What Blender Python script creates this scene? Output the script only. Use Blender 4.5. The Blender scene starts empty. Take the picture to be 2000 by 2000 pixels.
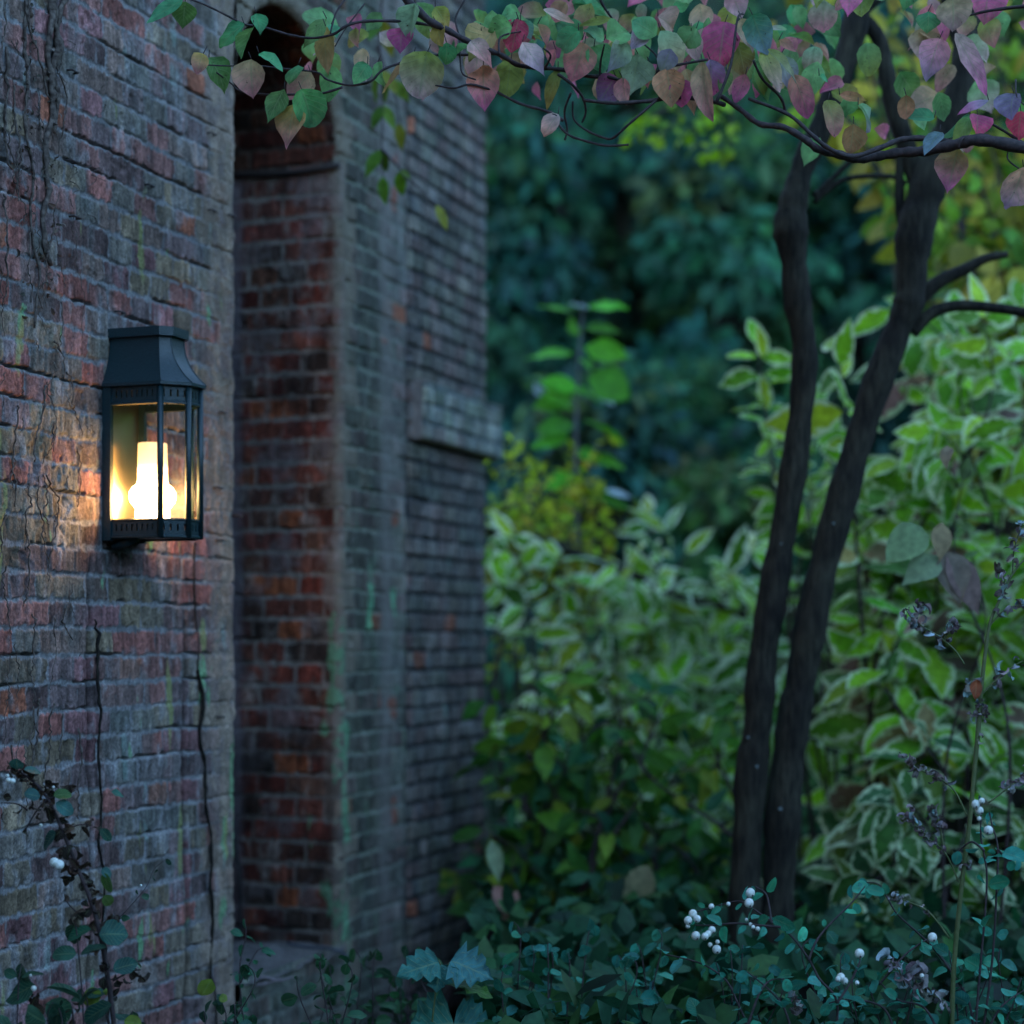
import bpy, math, random
import numpy as np
from mathutils import Vector
PI = math.pi
random.seed(11); rng = np.random.default_rng(7)
scene = bpy.context.scene
COL = scene.collection

# ------------------------------------------------------------------ camera, sky, exposure
F = 3600.0; CX = 1000.0; HY = 1250.0; EYE = 1.4          # photograph measured at 2000 px
cam_d = bpy.data.cameras.new("camera"); cam = bpy.data.objects.new("camera", cam_d); COL.objects.link(cam)
cam.location = (0, 0, EYE); cam.rotation_euler = (math.radians(90), 0, 0)
cam_d.sensor_width = 36; cam_d.sensor_fit = 'HORIZONTAL'; cam_d.lens = 36 * F / 2000
cam_d.shift_y = 0.125; cam_d.clip_end = 400; cam_d.clip_start = 0.05
cam_d.dof.use_dof = True; cam_d.dof.focus_distance = 4.34; cam_d.dof.aperture_fstop = 1.35
scene.camera = cam
world = bpy.data.worlds.new("World"); scene.world = world; world.use_nodes = True
wn = world.node_tree.nodes; wl = world.node_tree.links
sky = wn.new('ShaderNodeTexSky'); sky.sky_type = 'NISHITA'; sky.sun_disc = False
sky.sun_elevation = math.radians(11.0); sky.sun_rotation = math.radians(-40)
sky.ozone_density = 2.3; sky.air_density = 1.0; sky.dust_density = 0.6
wl.new(sky.outputs[0], wn['Background'].inputs[0]); wn['Background'].inputs[1].default_value = 0.15
sl = bpy.data.lights.new("sun", 'SUN'); sl.energy = 0.2; sl.angle = math.radians(40); sl.color = (1.0, 0.93, 0.85)
so = bpy.data.objects.new("sun", sl); COL.objects.link(so); so.rotation_euler = (math.radians(-79), 0, math.radians(40))
scene.view_settings.view_transform = 'Standard'; scene.view_settings.look = 'None'
scene.view_settings.exposure = 3.0; scene.view_settings.gamma = 1.0
scene.cycles.use_denoising = True
scene.cycles.max_bounces = 8; scene.cycles.transparent_max_bounces = 12
scene.cycles.sample_clamp_indirect = 4.0

# ------------------------------------------------------------------ helpers
def at(px, py, Z):
    return np.array([(px - CX) / F * Z, Z, EYE + (HY - py) / F * Z])
def tag(o, label=None, cat=None, group=None, kind=None):
    if label: o['label'] = label
    if cat: o['category'] = cat
    if group: o['group'] = group
    if kind: o['kind'] = kind
    return o
ORG = {}
def thing(name, loc, label, cat, group=None, kind=None):
    o = bpy.data.objects.new(name, None); COL.objects.link(o); o.location = tuple(float(v) for v in loc)
    o.empty_display_size = 0.1
    ORG[o.name] = np.array(loc, float); return tag(o, label, cat, group, kind)
def link_mesh(name, me, mat, parent):
    o = bpy.data.objects.new(name, me); COL.objects.link(o)
    if mat: me.materials.append(mat)
    if parent is not None:
        o.parent = parent; ORG[o.name] = ORG[parent.name]
    else: ORG[o.name] = np.zeros(3)
    return o
def build(name, V, Fc, mat, parent=None, smooth=False, col=None, uv=None):
    V = np.asarray(V, float)
    off = ORG[parent.name] if parent is not None else np.zeros(3)
    me = bpy.data.meshes.new(name)
    if isinstance(Fc, np.ndarray):
        k = Fc.shape[1]; n = len(Fc)
        me.vertices.add(len(V)); me.vertices.foreach_set('co', (V - off).astype(np.float32).ravel())
        me.loops.add(n * k); me.loops.foreach_set('vertex_index', Fc.astype(np.int32).ravel())
        me.polygons.add(n); me.polygons.foreach_set('loop_start', np.arange(0, n * k, k, dtype=np.int32))
        me.polygons.foreach_set('loop_total', np.full(n, k, dtype=np.int32))
        me.update(calc_edges=True)
    else:
        me.from_pydata([tuple(v) for v in (V - off)], [], [tuple(f) for f in Fc]); me.update()
    if smooth: me.polygons.foreach_set('use_smooth', np.ones(len(me.polygons), dtype=bool))
    if col is not None:
        a = me.color_attributes.new('Col', 'FLOAT_COLOR', 'POINT')
        c = np.ones((len(V), 4), np.float32); c[:, :3] = col; a.data.foreach_set('color', c.ravel())
    if uv is not None:
        u = me.uv_layers.new(name='UVMap')
        li = np.empty(len(me.loops), dtype=np.int32); me.loops.foreach_get('vertex_index', li)
        u.data.foreach_set('uv', uv[li].astype(np.float32).ravel())
    me.validate()
    return link_mesh(name, me, mat, parent)

class MB:
    def __init__(s): s.v = []; s.f = []
    def add(s, V, Fc):
        b = len(s.v); s.v += [tuple(map(float, v)) for v in V]; s.f += [tuple(b + i for i in f) for f in Fc]
    def tube(s, P, R, n=8, cap=True):
        P = [np.array(p, float) for p in P]; m = len(P); rings = []
        prev = None
        for i in range(m):
            t = P[min(i + 1, m - 1)] - P[max(i - 1, 0)]; t = t / (np.linalg.norm(t) + 1e-9)
            a = prev if prev is not None else (np.array([0, 0, 1.]) if abs(t[2]) < .9 else np.array([1., 0, 0]))
            a = a - t * a.dot(t); a /= (np.linalg.norm(a) + 1e-9); prev = a; b = np.cross(t, a)
            r = R[i] if hasattr(R, '__len__') else R
            rings.append([P[i] + r * (math.cos(2*PI*k/n) * a + math.sin(2*PI*k/n) * b) for k in range(n)])
        V = [v for rg in rings for v in rg]; Fc = []
        for i in range(m - 1):
            for k in range(n):
                Fc.append((i*n+k, i*n+(k+1) % n, (i+1)*n+(k+1) % n, (i+1)*n+k))
        if cap: Fc.append(tuple(range(n))[::-1]); Fc.append(tuple((m-1)*n+k for k in range(n)))
        s.add(V, Fc)
    def ball(s, c, r, nu=12, nv=8, sq=(1, 1, 1)):
        V = []; Fc = []
        for j in range(nv + 1):
            th = PI * j / nv
            for i in range(nu):
                ph = 2*PI*i/nu
                V.append((c[0]+r*sq[0]*math.sin(th)*math.cos(ph), c[1]+r*sq[1]*math.sin(th)*math.sin(ph), c[2]+r*sq[2]*math.cos(th)))
        for j in range(nv):
            for i in range(nu):
                Fc.append((j*nu+i, (j+1)*nu+i, (j+1)*nu+(i+1) % nu, j*nu+(i+1) % nu))
        s.add(V, Fc)
    def build(s, name, mat, parent=None, smooth=True, col=None):
        return build(name, s.v, s.f, mat, parent, smooth, col)

def smooth_path(P, n=6):
    P = np.array(P, float); m = len(P)
    if m < 3: return np.array([P[0] + (P[-1]-P[0]) * t for t in np.linspace(0, 1, n + 1)])
    out = []
    for i in range(m - 1):
        p0 = P[max(i-1, 0)]; p1 = P[i]; p2 = P[i+1]; p3 = P[min(i+2, m-1)]
        for k in range(n):
            t = k / n
            out.append(.5*((2*p1)+(-p0+p2)*t+(2*p0-5*p1+4*p2-p3)*t*t+(-p0+3*p1-3*p2+p3)*t**3))
    out.append(P[-1]); return np.array(out)

# numpy value noise ---------------------------------------------------
_T = np.random.default_rng(3).random((256, 256)).astype(np.float32)
def vnoise(x, y, seed=0):
    x = x + seed * 17.31; y = y + seed * 9.77
    xi = np.floor(x).astype(int); yi = np.floor(y).astype(int); fx = x - xi; fy = y - yi
    fx = fx*fx*(3-2*fx); fy = fy*fy*(3-2*fy)
    g = lambda a, b: _T[a & 255, b & 255]
    return (g(xi, yi)*(1-fx)*(1-fy) + g(xi+1, yi)*fx*(1-fy) + g(xi, yi+1)*(1-fx)*fy + g(xi+1, yi+1)*fx*fy)
def fbm(x, y, s, o=4, seed=0):
    r = 0; a = 1; t = 0
    for k in range(o):
        r = r + a * vnoise(x*s*2**k, y*s*2**k, seed + k); t += a; a *= .55
    return r / t * 2 - 1
def hsh(a, b, seed=0):
    return _T[(a*7 + b*131 + seed*57) & 255, (a*113 + b*17 + seed*91 + 29) & 255]
def sstep(a, b, x):
    t = np.clip((x-a)/(b-a), 0, 1); return t*t*(3-2*t)

# ------------------------------------------------------------------ materials
def mat_new(name):
    m = bpy.data.materials.new(name); m.use_nodes = True
    return m, m.node_tree.nodes, m.node_tree.links, m.node_tree.nodes['Principled BSDF']
def simple(name, col, rough=.6, metal=0., spec=.5, noise=None, bump=0., scale=60):
    m, n, l, b = mat_new(name)
    b.inputs['Base Color'].default_value = (*col, 1); b.inputs['Roughness'].default_value = rough
    b.inputs['Metallic'].default_value = metal; b.inputs['Specular IOR Level'].default_value = spec
    tc = n.new('ShaderNodeTexCoord'); nz = n.new('ShaderNodeTexNoise'); nz.inputs['Scale'].default_value = scale
    nz.inputs['Detail'].default_value = 6; l.new(tc.outputs['Object'], nz.inputs['Vector'])
    if noise:
        r = n.new('ShaderNodeValToRGB'); l.new(nz.outputs['Fac'], r.inputs['Fac'])
        r.color_ramp.elements[0].position = .35; r.color_ramp.elements[1].position = .68
        r.color_ramp.elements[0].color = (*col, 1); r.color_ramp.elements[1].color = (*noise, 1)
        l.new(r.outputs[0], b.inputs['Base Color'])
    if bump:
        bp = n.new('ShaderNodeBump'); bp.inputs['Strength'].default_value = bump; bp.inputs['Distance'].default_value = .004
        l.new(nz.outputs['Fac'], bp.inputs['Height']); l.new(bp.outputs[0], b.inputs['Normal'])
    return m
def brick_mat():
    m, n, l, b = mat_new('weathered_brick')
    a = n.new('ShaderNodeAttribute'); a.attribute_name = 'Col'
    tc = n.new('ShaderNodeTexCoord')
    nz = n.new('ShaderNodeTexNoise'); nz.inputs['Scale'].default_value = 140; nz.inputs['Detail'].default_value = 8; nz.inputs['Roughness'].default_value = .7
    l.new(tc.outputs['Object'], nz.inputs['Vector'])
    mp = n.new('ShaderNodeMapRange'); mp.inputs['From Min'].default_value = .3; mp.inputs['From Max'].default_value = .7
    mp.inputs['To Min'].default_value = .45; mp.inputs['To Max'].default_value = 1.6
    l.new(nz.outputs['Fac'], mp.inputs['Value'])
    mx = n.new('ShaderNodeMix'); mx.data_type = 'RGBA'; mx.blend_type = 'MULTIPLY'; mx.inputs['Factor'].default_value = 1
    l.new(a.outputs['Color'], mx.inputs['A']); l.new(mp.outputs[0], mx.inputs['B'])
    l.new(mx.outputs['Result'], b.inputs['Base Color'])
    b.inputs['Roughness'].default_value = .92; b.inputs['Specular IOR Level'].default_value = .25
    bp = n.new('ShaderNodeBump'); bp.inputs['Strength'].default_value = .8; bp.inputs['Distance'].default_value = .004
    l.new(nz.outputs['Fac'], bp.inputs['Height']); l.new(bp.outputs[0], b.inputs['Normal'])
    return m
def leaf_mat(name, variegated=False, veins=True, rough=.55, transl=.38, edge=(.62, .68, .5), thr=.62):
    m, n, l, b = mat_new(name)
    a = n.new('ShaderNodeAttribute'); a.attribute_name = 'Col'
    uv = n.new('ShaderNodeUVMap'); sp = n.new('ShaderNodeSeparateXYZ'); l.new(uv.outputs[0], sp.inputs[0])
    def mth(op, x, y=None, cl=False):
        q = n.new('ShaderNodeMath'); q.operation = op; q.use_clamp = cl
        for i, v in enumerate((x, y)):
            if v is None: continue
            if isinstance(v, (int, float)): q.inputs[i].default_value = v
            else: l.new(v, q.inputs[i])
        return q.outputs[0]
    w = mth('ABSOLUTE', mth('SUBTRACT', mth('MULTIPLY', sp.outputs['Y'], 2), 1))
    tc = n.new('ShaderNodeTexCoord'); nz = n.new('ShaderNodeTexNoise'); nz.inputs['Scale'].default_value = 45; nz.inputs['Detail'].default_value = 4
    l.new(tc.outputs['Object'], nz.inputs['Vector'])
    colr = a.outputs['Color']
    mp = n.new('ShaderNodeMapRange'); mp.inputs['From Min'].default_value = .3; mp.inputs['From Max'].default_value = .7
    mp.inputs['To Min'].default_value = .7; mp.inputs['To Max'].default_value = 1.25; l.new(nz.outputs['Fac'], mp.inputs['Value'])
    mx = n.new('ShaderNodeMix'); mx.data_type = 'RGBA'; mx.blend_type = 'MULTIPLY'; mx.inputs['Factor'].default_value = 1
    l.new(colr, mx.inputs['A']); l.new(mp.outputs[0], mx.inputs['B']); colr = mx.outputs['Result']
    if variegated:
        e = mth('ADD', w, mth('MULTIPLY', mth('SUBTRACT', nz.outputs['Fac'], .5), 1.6))
        e = mth('MULTIPLY', mth('SUBTRACT', mth('ADD', e, mth('MULTIPLY', mth('POWER', sp.outputs['X'], 6), .5)), thr), 9, True)
        m2 = n.new('ShaderNodeMix'); m2.data_type = 'RGBA'; l.new(e, m2.inputs['Factor']); l.new(colr, m2.inputs['A'])
        m2.inputs['B'].default_value = (*edge, 1); colr = m2.outputs['Result']
    if veins:
        q = mth('SUBTRACT', mth('MULTIPLY', sp.outputs['X'], 7.5), mth('MULTIPLY', mth('POWER', w, .8), 2.4))
        v = mth('ABSOLUTE', mth('SUBTRACT', mth('FRACT', q), .5)); v = mth('MULTIPLY', mth('SUBTRACT', .1, v), 12, True)
        mid = mth('MULTIPLY', mth('SUBTRACT', .07, w), 25, True)
        v = mth('MAXIMUM', v, mid)
        m3 = n.new('ShaderNodeMix'); m3.data_type = 'RGBA'; m3.blend_type = 'MIX'
        l.new(mth('MULTIPLY', v, .35), m3.inputs['Factor']); l.new(colr, m3.inputs['A'])
        m3.inputs['B'].default_value = (.30, .36, .16, 1); colr = m3.outputs['Result']
        bp = n.new('ShaderNodeBump'); bp.inputs['Strength'].default_value = .7; bp.inputs['Distance'].default_value = .0015
        l.new(mth('SUBTRACT', 1, v), bp.inputs['Height']); l.new(bp.outputs[0], b.inputs['Normal'])
    if veins:
        n3 = n.new('ShaderNodeTexNoise'); n3.inputs['Scale'].default_value = 150; n3.inputs['Detail'].default_value = 3; l.new(tc.outputs['Object'], n3.inputs['Vector'])
        m4 = n.new('ShaderNodeMix'); m4.data_type = 'RGBA'; l.new(mth('MULTIPLY', mth('SUBTRACT', n3.outputs['Fac'], .66), 9, True), m4.inputs['Factor'])
        l.new(colr, m4.inputs['A']); m4.inputs['B'].default_value = (.07, .045, .025, 1); colr = m4.outputs['Result']
    l.new(colr, b.inputs['Base Color']); b.inputs['Roughness'].default_value = rough; b.inputs['Specular IOR Level'].default_value = .28
    tr = n.new('ShaderNodeBsdfTranslucent'); l.new(colr, tr.inputs['Color'])
    ms = n.new('ShaderNodeMixShader'); ms.inputs[0].default_value = transl
    l.new(b.outputs[0], ms.inputs[1]); l.new(tr.outputs[0], ms.inputs[2]); l.new(ms.outputs[0], n['Material Output'].inputs['Surface'])
    return m
M_BRICK = brick_mat()
M_LEAF = leaf_mat('leaf_veined'); M_VARB = leaf_mat('leaf_variegated_pale', True, False, edge=(.74, .86, .62), thr=.60)
M_VAR = leaf_mat('leaf_variegated', True, False, edge=(.60, .72, .42), thr=.68); M_FAR = leaf_mat('leaf_far', False, False, .6, .32)
M_DULL = leaf_mat('leaf_small', False, True, .5, .3)
M_DRY = leaf_mat('leaf_dry', False, True, .8, .1)
M_BARK = simple('bark', (.010, .009, .008), .85, 0, .2, (.028, .025, .022), .9, 50)
def bark_mat():
    m, n, l, b = mat_new('fissured_bark'); tc = n.new('ShaderNodeTexCoord'); mp = n.new('ShaderNodeMapping'); mp.inputs['Scale'].default_value = (1, 1, .16)
    l.new(tc.outputs['Object'], mp.inputs['Vector']); nz = n.new('ShaderNodeTexNoise'); nz.inputs['Scale'].default_value = 75; nz.inputs['Detail'].default_value = 7; nz.inputs['Roughness'].default_value = .65
    l.new(mp.outputs[0], nz.inputs['Vector']); n2 = n.new('ShaderNodeTexNoise'); n2.inputs['Scale'].default_value = 9; n2.inputs['Detail'].default_value = 5; l.new(tc.outputs['Object'], n2.inputs['Vector'])
    r = n.new('ShaderNodeValToRGB'); l.new(nz.outputs['Fac'], r.inputs['Fac']); e = r.color_ramp.elements
    e[0].position = .36; e[0].color = (.007, .0055, .004, 1); e[1].position = .70; e[1].color = (.044, .036, .026, 1)
    r2 = n.new('ShaderNodeValToRGB'); l.new(n2.outputs['Fac'], r2.inputs['Fac']); q = r2.color_ramp.elements
    q[0].position = .35; q[0].color = (.65, .65, .65, 1); q[1].position = .72; q[1].color = (1.7, 1.9, 1.7, 1)
    mx = n.new('ShaderNodeMix'); mx.data_type = 'RGBA'; mx.blend_type = 'MULTIPLY'; mx.inputs['Factor'].default_value = 1
    l.new(r.outputs[0], mx.inputs['A']); l.new(r2.outputs[0], mx.inputs['B']); l.new(mx.outputs['Result'], b.inputs['Base Color'])
    b.inputs['Roughness'].default_value = .85; b.inputs['Specular IOR Level'].default_value = .25
    bp = n.new('ShaderNodeBump'); bp.inputs['Strength'].default_value = 1; bp.inputs['Distance'].default_value = .008; l.new(nz.outputs['Fac'], bp.inputs['Height']); l.new(bp.outputs[0], b.inputs['Normal'])
    return m
M_BARK = bark_mat()
M_TWIG = simple('twig', (.02, .014, .014), .7, 0, .4, (.06, .035, .035), .5, 90)
M_STEM = simple('green_stem', (.07, .10, .03), .6, 0, .4, (.12, .13, .05), .3, 80)
M_VINE = simple('dead_vine', (.035, .025, .02), .9, 0, .2, (.16, .13, .11), .8, 70)
M_BERRY = simple('white_berry', (.78, .82, .76), .4, 0, .4, (.52, .52, .42), .15, 170)
M_METAL = simple('painted_iron', (.005, .020, .024), .36, 0, .5, (.010, .030, .036), .3, 200)
M_BRASS = simple('warm_reflector', (.55, .46, .30), .3, 1.0, .5)
M_CABLE = simple('black_rubber', (.012, .012, .014), .5)
M_SOIL = simple('forest_soil', (.02, .018, .012), .95, 0, .1, (.05, .045, .025), 1., 8)
M_HILL = simple('dark_slope', (.008, .016, .012), .95, 0, .1, (.02, .035, .02), 1., 2)
M_STONE = simple('lime_mortar', (.16, .15, .14), .95, 0, .2, (.28, .26, .24), 1., 40)
M_DARKVINE = simple('black_vine', (.012, .010, .009), .9, 0, .1, (.03, .025, .02), .8, 70)
M_IRON = simple('rusty_nail', (.03, .02, .018), .8)

# glass and lamp
def glass_mat():
    m, n, l, b = mat_new('lantern_glass'); n.remove(b)
    t = n.new('ShaderNodeBsdfTransparent'); t.inputs[0].default_value = (.95, .96, .93, 1)
    g = n.new('ShaderNodeBsdfGlossy'); g.inputs['Roughness'].default_value = .03
    fr = n.new('ShaderNodeFresnel'); ge = n.new('ShaderNodeNewGeometry'); mr = n.new('ShaderNodeMapRange')
    mr.inputs['To Min'].default_value = 1.38; mr.inputs['To Max'].default_value = 1/1.38
    l.new(ge.outputs['Backfacing'], mr.inputs['Value']); l.new(mr.outputs[0], fr.inputs[0])
    ms = n.new('ShaderNodeMixShader'); l.new(fr.outputs[0], ms.inputs[0]); l.new(t.outputs[0], ms.inputs[1]); l.new(g.outputs[0], ms.inputs[2])
    l.new(ms.outputs[0], n['Material Output'].inputs['Surface']); return m
M_GLASS = glass_mat()
def glow_mat(zlo, zhi):
    m, n, l, b = mat_new('glowing_opal_glass')
    g = n.new('ShaderNodeNewGeometry'); sp = n.new('ShaderNodeSeparateXYZ'); l.new(g.outputs['Position'], sp.inputs[0])
    mp = n.new('ShaderNodeMapRange'); mp.inputs['From Min'].default_value = zlo; mp.inputs['From Max'].default_value = zhi
    l.new(sp.outputs['Z'], mp.inputs['Value'])
    r = n.new('ShaderNodeValToRGB'); l.new(mp.outputs[0], r.inputs['Fac'])
    e = r.color_ramp.elements; e[0].position = 0; e[0].color = (1, .58, .22, 1); e[1].position = 1; e[1].color = (1, .50, .15, 1)
    l.new(r.outputs[0], b.inputs['Emission Color'])
    q = n.new('ShaderNodeValToRGB'); l.new(mp.outputs[0], q.inputs['Fac']); k = q.color_ramp
    k.elements[0].position = 0; k.elements[0].color = (.5, .5, .5, 1); k.elements[1].position = 1; k.elements[1].color = (.018, .018, .018, 1)
    x = k.elements.new(.30); x.color = (1, 1, 1, 1); x = k.elements.new(.52); x.color = (.25, .25, .25, 1); x = k.elements.new(.72); x.color = (.036, .036, .036, 1)
    mu = n.new('ShaderNodeMath'); mu.operation = 'MULTIPLY'; mu.inputs[1].default_value = 12.0
    l.new(q.outputs[0], mu.inputs[0]); l.new(mu.outputs[0], b.inputs['Emission Strength'])
    b.inputs['Base Color'].default_value = (.6, .55, .45, 1); b.inputs['Roughness'].default_value = .3
    return m

# ------------------------------------------------------------------ ground and hill (setting)
def sheet(name, fn, x0, x1, y0, y1, nx, ny, mat):
    X, Y = np.meshgrid(np.linspace(x0, x1, nx), np.linspace(y0, y1, ny), indexing='ij')
    V = np.stack([X, Y, fn(X, Y)], -1).reshape(-1, 3)
    I = np.arange(nx*ny).reshape(nx, ny)
    Q = np.stack([I[:-1, :-1], I[1:, :-1], I[1:, 1:], I[:-1, 1:]], -1).reshape(-1, 4)
    o = build(name, V, Q, mat, None, True); tag(o, kind='structure'); return o
sheet('ground', lambda X, Y: .06*fbm(X, Y, .8, 4, 5) - .03, -60, 60, -40, 80, 240, 240, M_SOIL)
sheet('hillside', lambda X, Y: -2 + np.clip((Y-20)*1.1, -1, 30) + fbm(X, Y, .3, 4, 9)*.8, -50, 50, 19, 55, 120, 60, M_HILL)

sheet('light_blocking_slope', lambda X, Y: -1.5 + np.clip((np.hypot(X*.9, Y-5)-12)*1.15, 0, 9)*(Y < 19.5) + fbm(X, Y, .35, 4, 19)*.9, -40, 40, -34, 19, 110, 80, M_HILL)  # unseen bare slope added around the camera to block low horizon light
# ------------------------------------------------------------------ brick wall
TH = math.atan(1300/3600); U = np.array([math.sin(TH), math.cos(TH), 0.]); N = np.array([math.cos(TH), -math.sin(TH), 0.])
P0 = np.array([-1.192, 4.292, 0.])
def W(s, d, z): return P0 + U*s + N*d + np.array([0, 0, z])
CH = .068
S_J0, S_J1, S_P, S_E = 1.150, 1.855, 2.40, 3.18      # near jamb, far jamb, pier, end
Z_SPR = EYE + 1.565; RISE = .385; SM = (S_J0+S_J1)/2; HW = (S_J1-S_J0)/2
PAL = {
 'main': np.array([(0.200,0.096,0.082),(0.129,0.090,0.086),(0.149,0.120,0.088),(0.239,0.093,0.075),(0.120,0.104,0.086),(0.169,0.116,0.095),(0.101,0.064,0.059),(0.179,0.135,0.088),(0.188,0.090,0.088)]),
 'red':  np.array([(0.168,0.038,0.024),(0.130,0.032,0.021),(0.109,0.038,0.024),(0.161,0.047,0.028),(0.080,0.039,0.026),(0.190,0.041,0.023),(0.058,0.036,0.027),(0.139,0.060,0.036),(0.146,0.043,0.027)]),
 'slate':np.array([(0.151,0.130,0.114),(0.132,0.118,0.106),(0.162,0.118,0.106),(0.123,0.122,0.096),(0.170,0.142,0.124),(0.142,0.102,0.092),(0.119,0.114,0.092),(0.156,0.135,0.108),(0.142,0.126,0.110)]),
}
def brick_patch(s0, s1, z0, z1, res, pal='main', seed=0, joint=.0095, mdepth=.006, mort=(.20,.195,.195), smear=.35, zones=True, soot=0., CH=CH):
    ns = int((s1-s0)/res)+2; nz = int((z1-z0)/res)+2
    S, Z = np.meshgrid(np.linspace(s0, s1, ns), np.linspace(z0, z1, nz), indexing='ij')
    Sw = S + .010*fbm(S, Z, 8, 4, seed+1); Zw = Z + (.007 if pal == 'main' else .004)*fbm(S, Z, 4, 3, seed+2) + .0045*fbm(S, Z, 34, 3, seed+3)
    c = np.floor(Zw/CH).astype(int); lz = Zw - c*CH
    per = .3195; off = (c & 1)*per/2 + hsh(c, c*0, seed+4)*.07
    q = (Sw+off+50)/per; k = np.floor(q).astype(int); lq = (q-k)*per
    isS = lq < .213; wd = np.where(isS, .213, .1065); ls = np.where(isS, lq, lq-.213)
    bid = k*2 + np.where(isS, 0, 1)
    # a share of the stretchers is two half bats
    bat = (hsh(bid, c, seed+5) < (.8 if pal == 'slate' else .35)) & isS
    cut = .08 + .05*hsh(bid, c, seed+6)
    sec = bat & (ls > cut)
    wd = np.where(bat, np.where(sec, .213-cut, cut), wd); ls = np.where(sec, ls-cut, ls); bid = bid*3 + sec
    dx = np.minimum(ls, wd-ls); dz = np.minimum(lz, CH-lz)
    r1 = fbm(S, Z, 55, 4, seed+7); r2 = fbm(S, Z, 14, 4, seed+8); r3 = fbm(S, Z, 160, 3, seed+9)
    e = np.minimum(dx, dz) - joint/2
    # rounded corners
    ex = np.clip(joint/2+.008-dx, 0, None); ez = np.clip(joint/2+.008-dz, 0, None)
    e = np.minimum(e, .008 - np.sqrt(ex**2+ez**2))
    stk = fbm(S, Z*.14, 85, 4, seed+20); stk2 = fbm(S, Z*.22, 28, 3, seed+21)
    perp = (dx < dz)
    e = e + np.where(perp, .0042 + .005*stk2, .0065*stk)
    m = sstep(-.0020, .0035, e + .0050*r1 + .0035*r2 + .0025*r3)
    h1 = hsh(bid, c, seed+10); h2 = hsh(bid, c, seed+11); h3 = hsh(bid, c, seed+12)
    P = PAL[pal]; bc = P[(h1*len(P)*.999).astype(int)] * (.75+.5*h2)[..., None]
    org = (h3 > (.982 if pal != 'red' else .955))
    bc = np.where(org[..., None], np.array([.27, .095, .055]) if pal != 'red' else np.array([.27, .075, .03]), bc)
    mc = np.array(mort)*(1 + .30*r2 + .25*r1 + .45*fbm(S, Z*.25, 60, 3, seed+22))[..., None]
    # smeared lime and grime over the brick faces
    sm = sstep(.1, .6, fbm(S*1.0, Z*.35, 30, 4, seed+13) + .9*r2 + smear - .45)
    blo = fbm(S, Z*.8, 18, 4, seed+18)[..., None]
    bc = bc*(1+.5*blo) ; gm = sstep(.12, .4, fbm(S, Z*.5, 6, 4, seed+19))[..., None]; bc = bc*(1-.45*gm) + np.array([.13, .145, .135] if pal != 'red' else [.07, .045, .04])*.45*gm
    col = bc*(1-.6*sm[..., None]) + mc*.6*sm[..., None]
    fine = (1 + .45*r3 + .35*r1)*(1 + .75*stk + .35*stk2)
    col = col*fine[..., None]
    mm = m[..., None]; col = mc*(1-mm) + col*mm
    crev = sstep(.25, .6, fbm(S, Z, 7, 3, seed+14) + .3)    # stretches of missing pointing
    hgt = m*((h2-.5)*.005 + .0015*r1 + .0012*r3 + .0012*r2) + (1-m)*(-mdepth*(.5+.9*h1*0+.6*r2) + .002*r1)
    low = (lz < joint*.9) & (hsh(c, np.floor(S/.5).astype(int), seed+15) > .45)
    hgt = hgt - (1-m)*crev*.016*low + .0022*stk + .002*stk2
    spall = sstep(.35, .5, fbm(S, Z, 11, 4, seed+16)); hgt -= spall*.005*m
    # per brick tilt
    hgt += m*(lz/CH-.5)*(h3-.5)*.004
    return S, Z, hgt, col, m, r1, r2, r3
def lichen(col, S, Z, amt, seed, c1=(.10,.30,.14), c2=(.22,.34,.16)):
    n = fbm(S, Z*.30, 22, 4, seed); n2 = fbm(S, Z, 3, 2, seed+3)
    k = sstep(.34, .46, n + .5*n2 + amt)[..., None]
    return col*(1-k*.75) + (np.array(c1)*(.6+.5*n2[..., None]) + np.array(c2)*.35)*.9*k*.75
def grid_mesh(name, S, Z, Pos, col, keep, parent, mat=M_BRICK):
    ns, nz = S.shape; I = np.arange(ns*nz).reshape(ns, nz)
    Q = np.stack([I[:-1, :-1], I[1:, :-1], I[1:, 1:], I[:-1, 1:]], -1)
    kc = keep[:-1, :-1] & keep[1:, :-1] & keep[1:, 1:] & keep[:-1, 1:] if keep is not None else np.ones(Q.shape[:2], bool)
    Q = Q[kc]; used = np.unique(Q); remap = np.full(ns*nz, -1); remap[used] = np.arange(len(used))
    V = Pos.reshape(-1, 3)[used]; C = np.clip(col.reshape(-1, 3)[used], .004, .9)
    return build(name, V, remap[Q], mat, parent, True, C)
def wpos(S, D, Z): return P0 + S[..., None]*U + D[..., None]*N + Z[..., None]*np.array([0, 0, 1.])
wall = thing('brick_wall', W(1.5, 0, 0), 'weathered brick garden wall with a tall arched recess and a corbelled pier end', 'brick wall')
ZT = 4.6; ZB = 0.0; RR = .030
def arch_z(s): 
    q = np.clip(1 - (np.abs(s-SM)/HW)**2, 0, 1); return Z_SPR + RISE*np.sqrt(q)*(1) 
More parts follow.
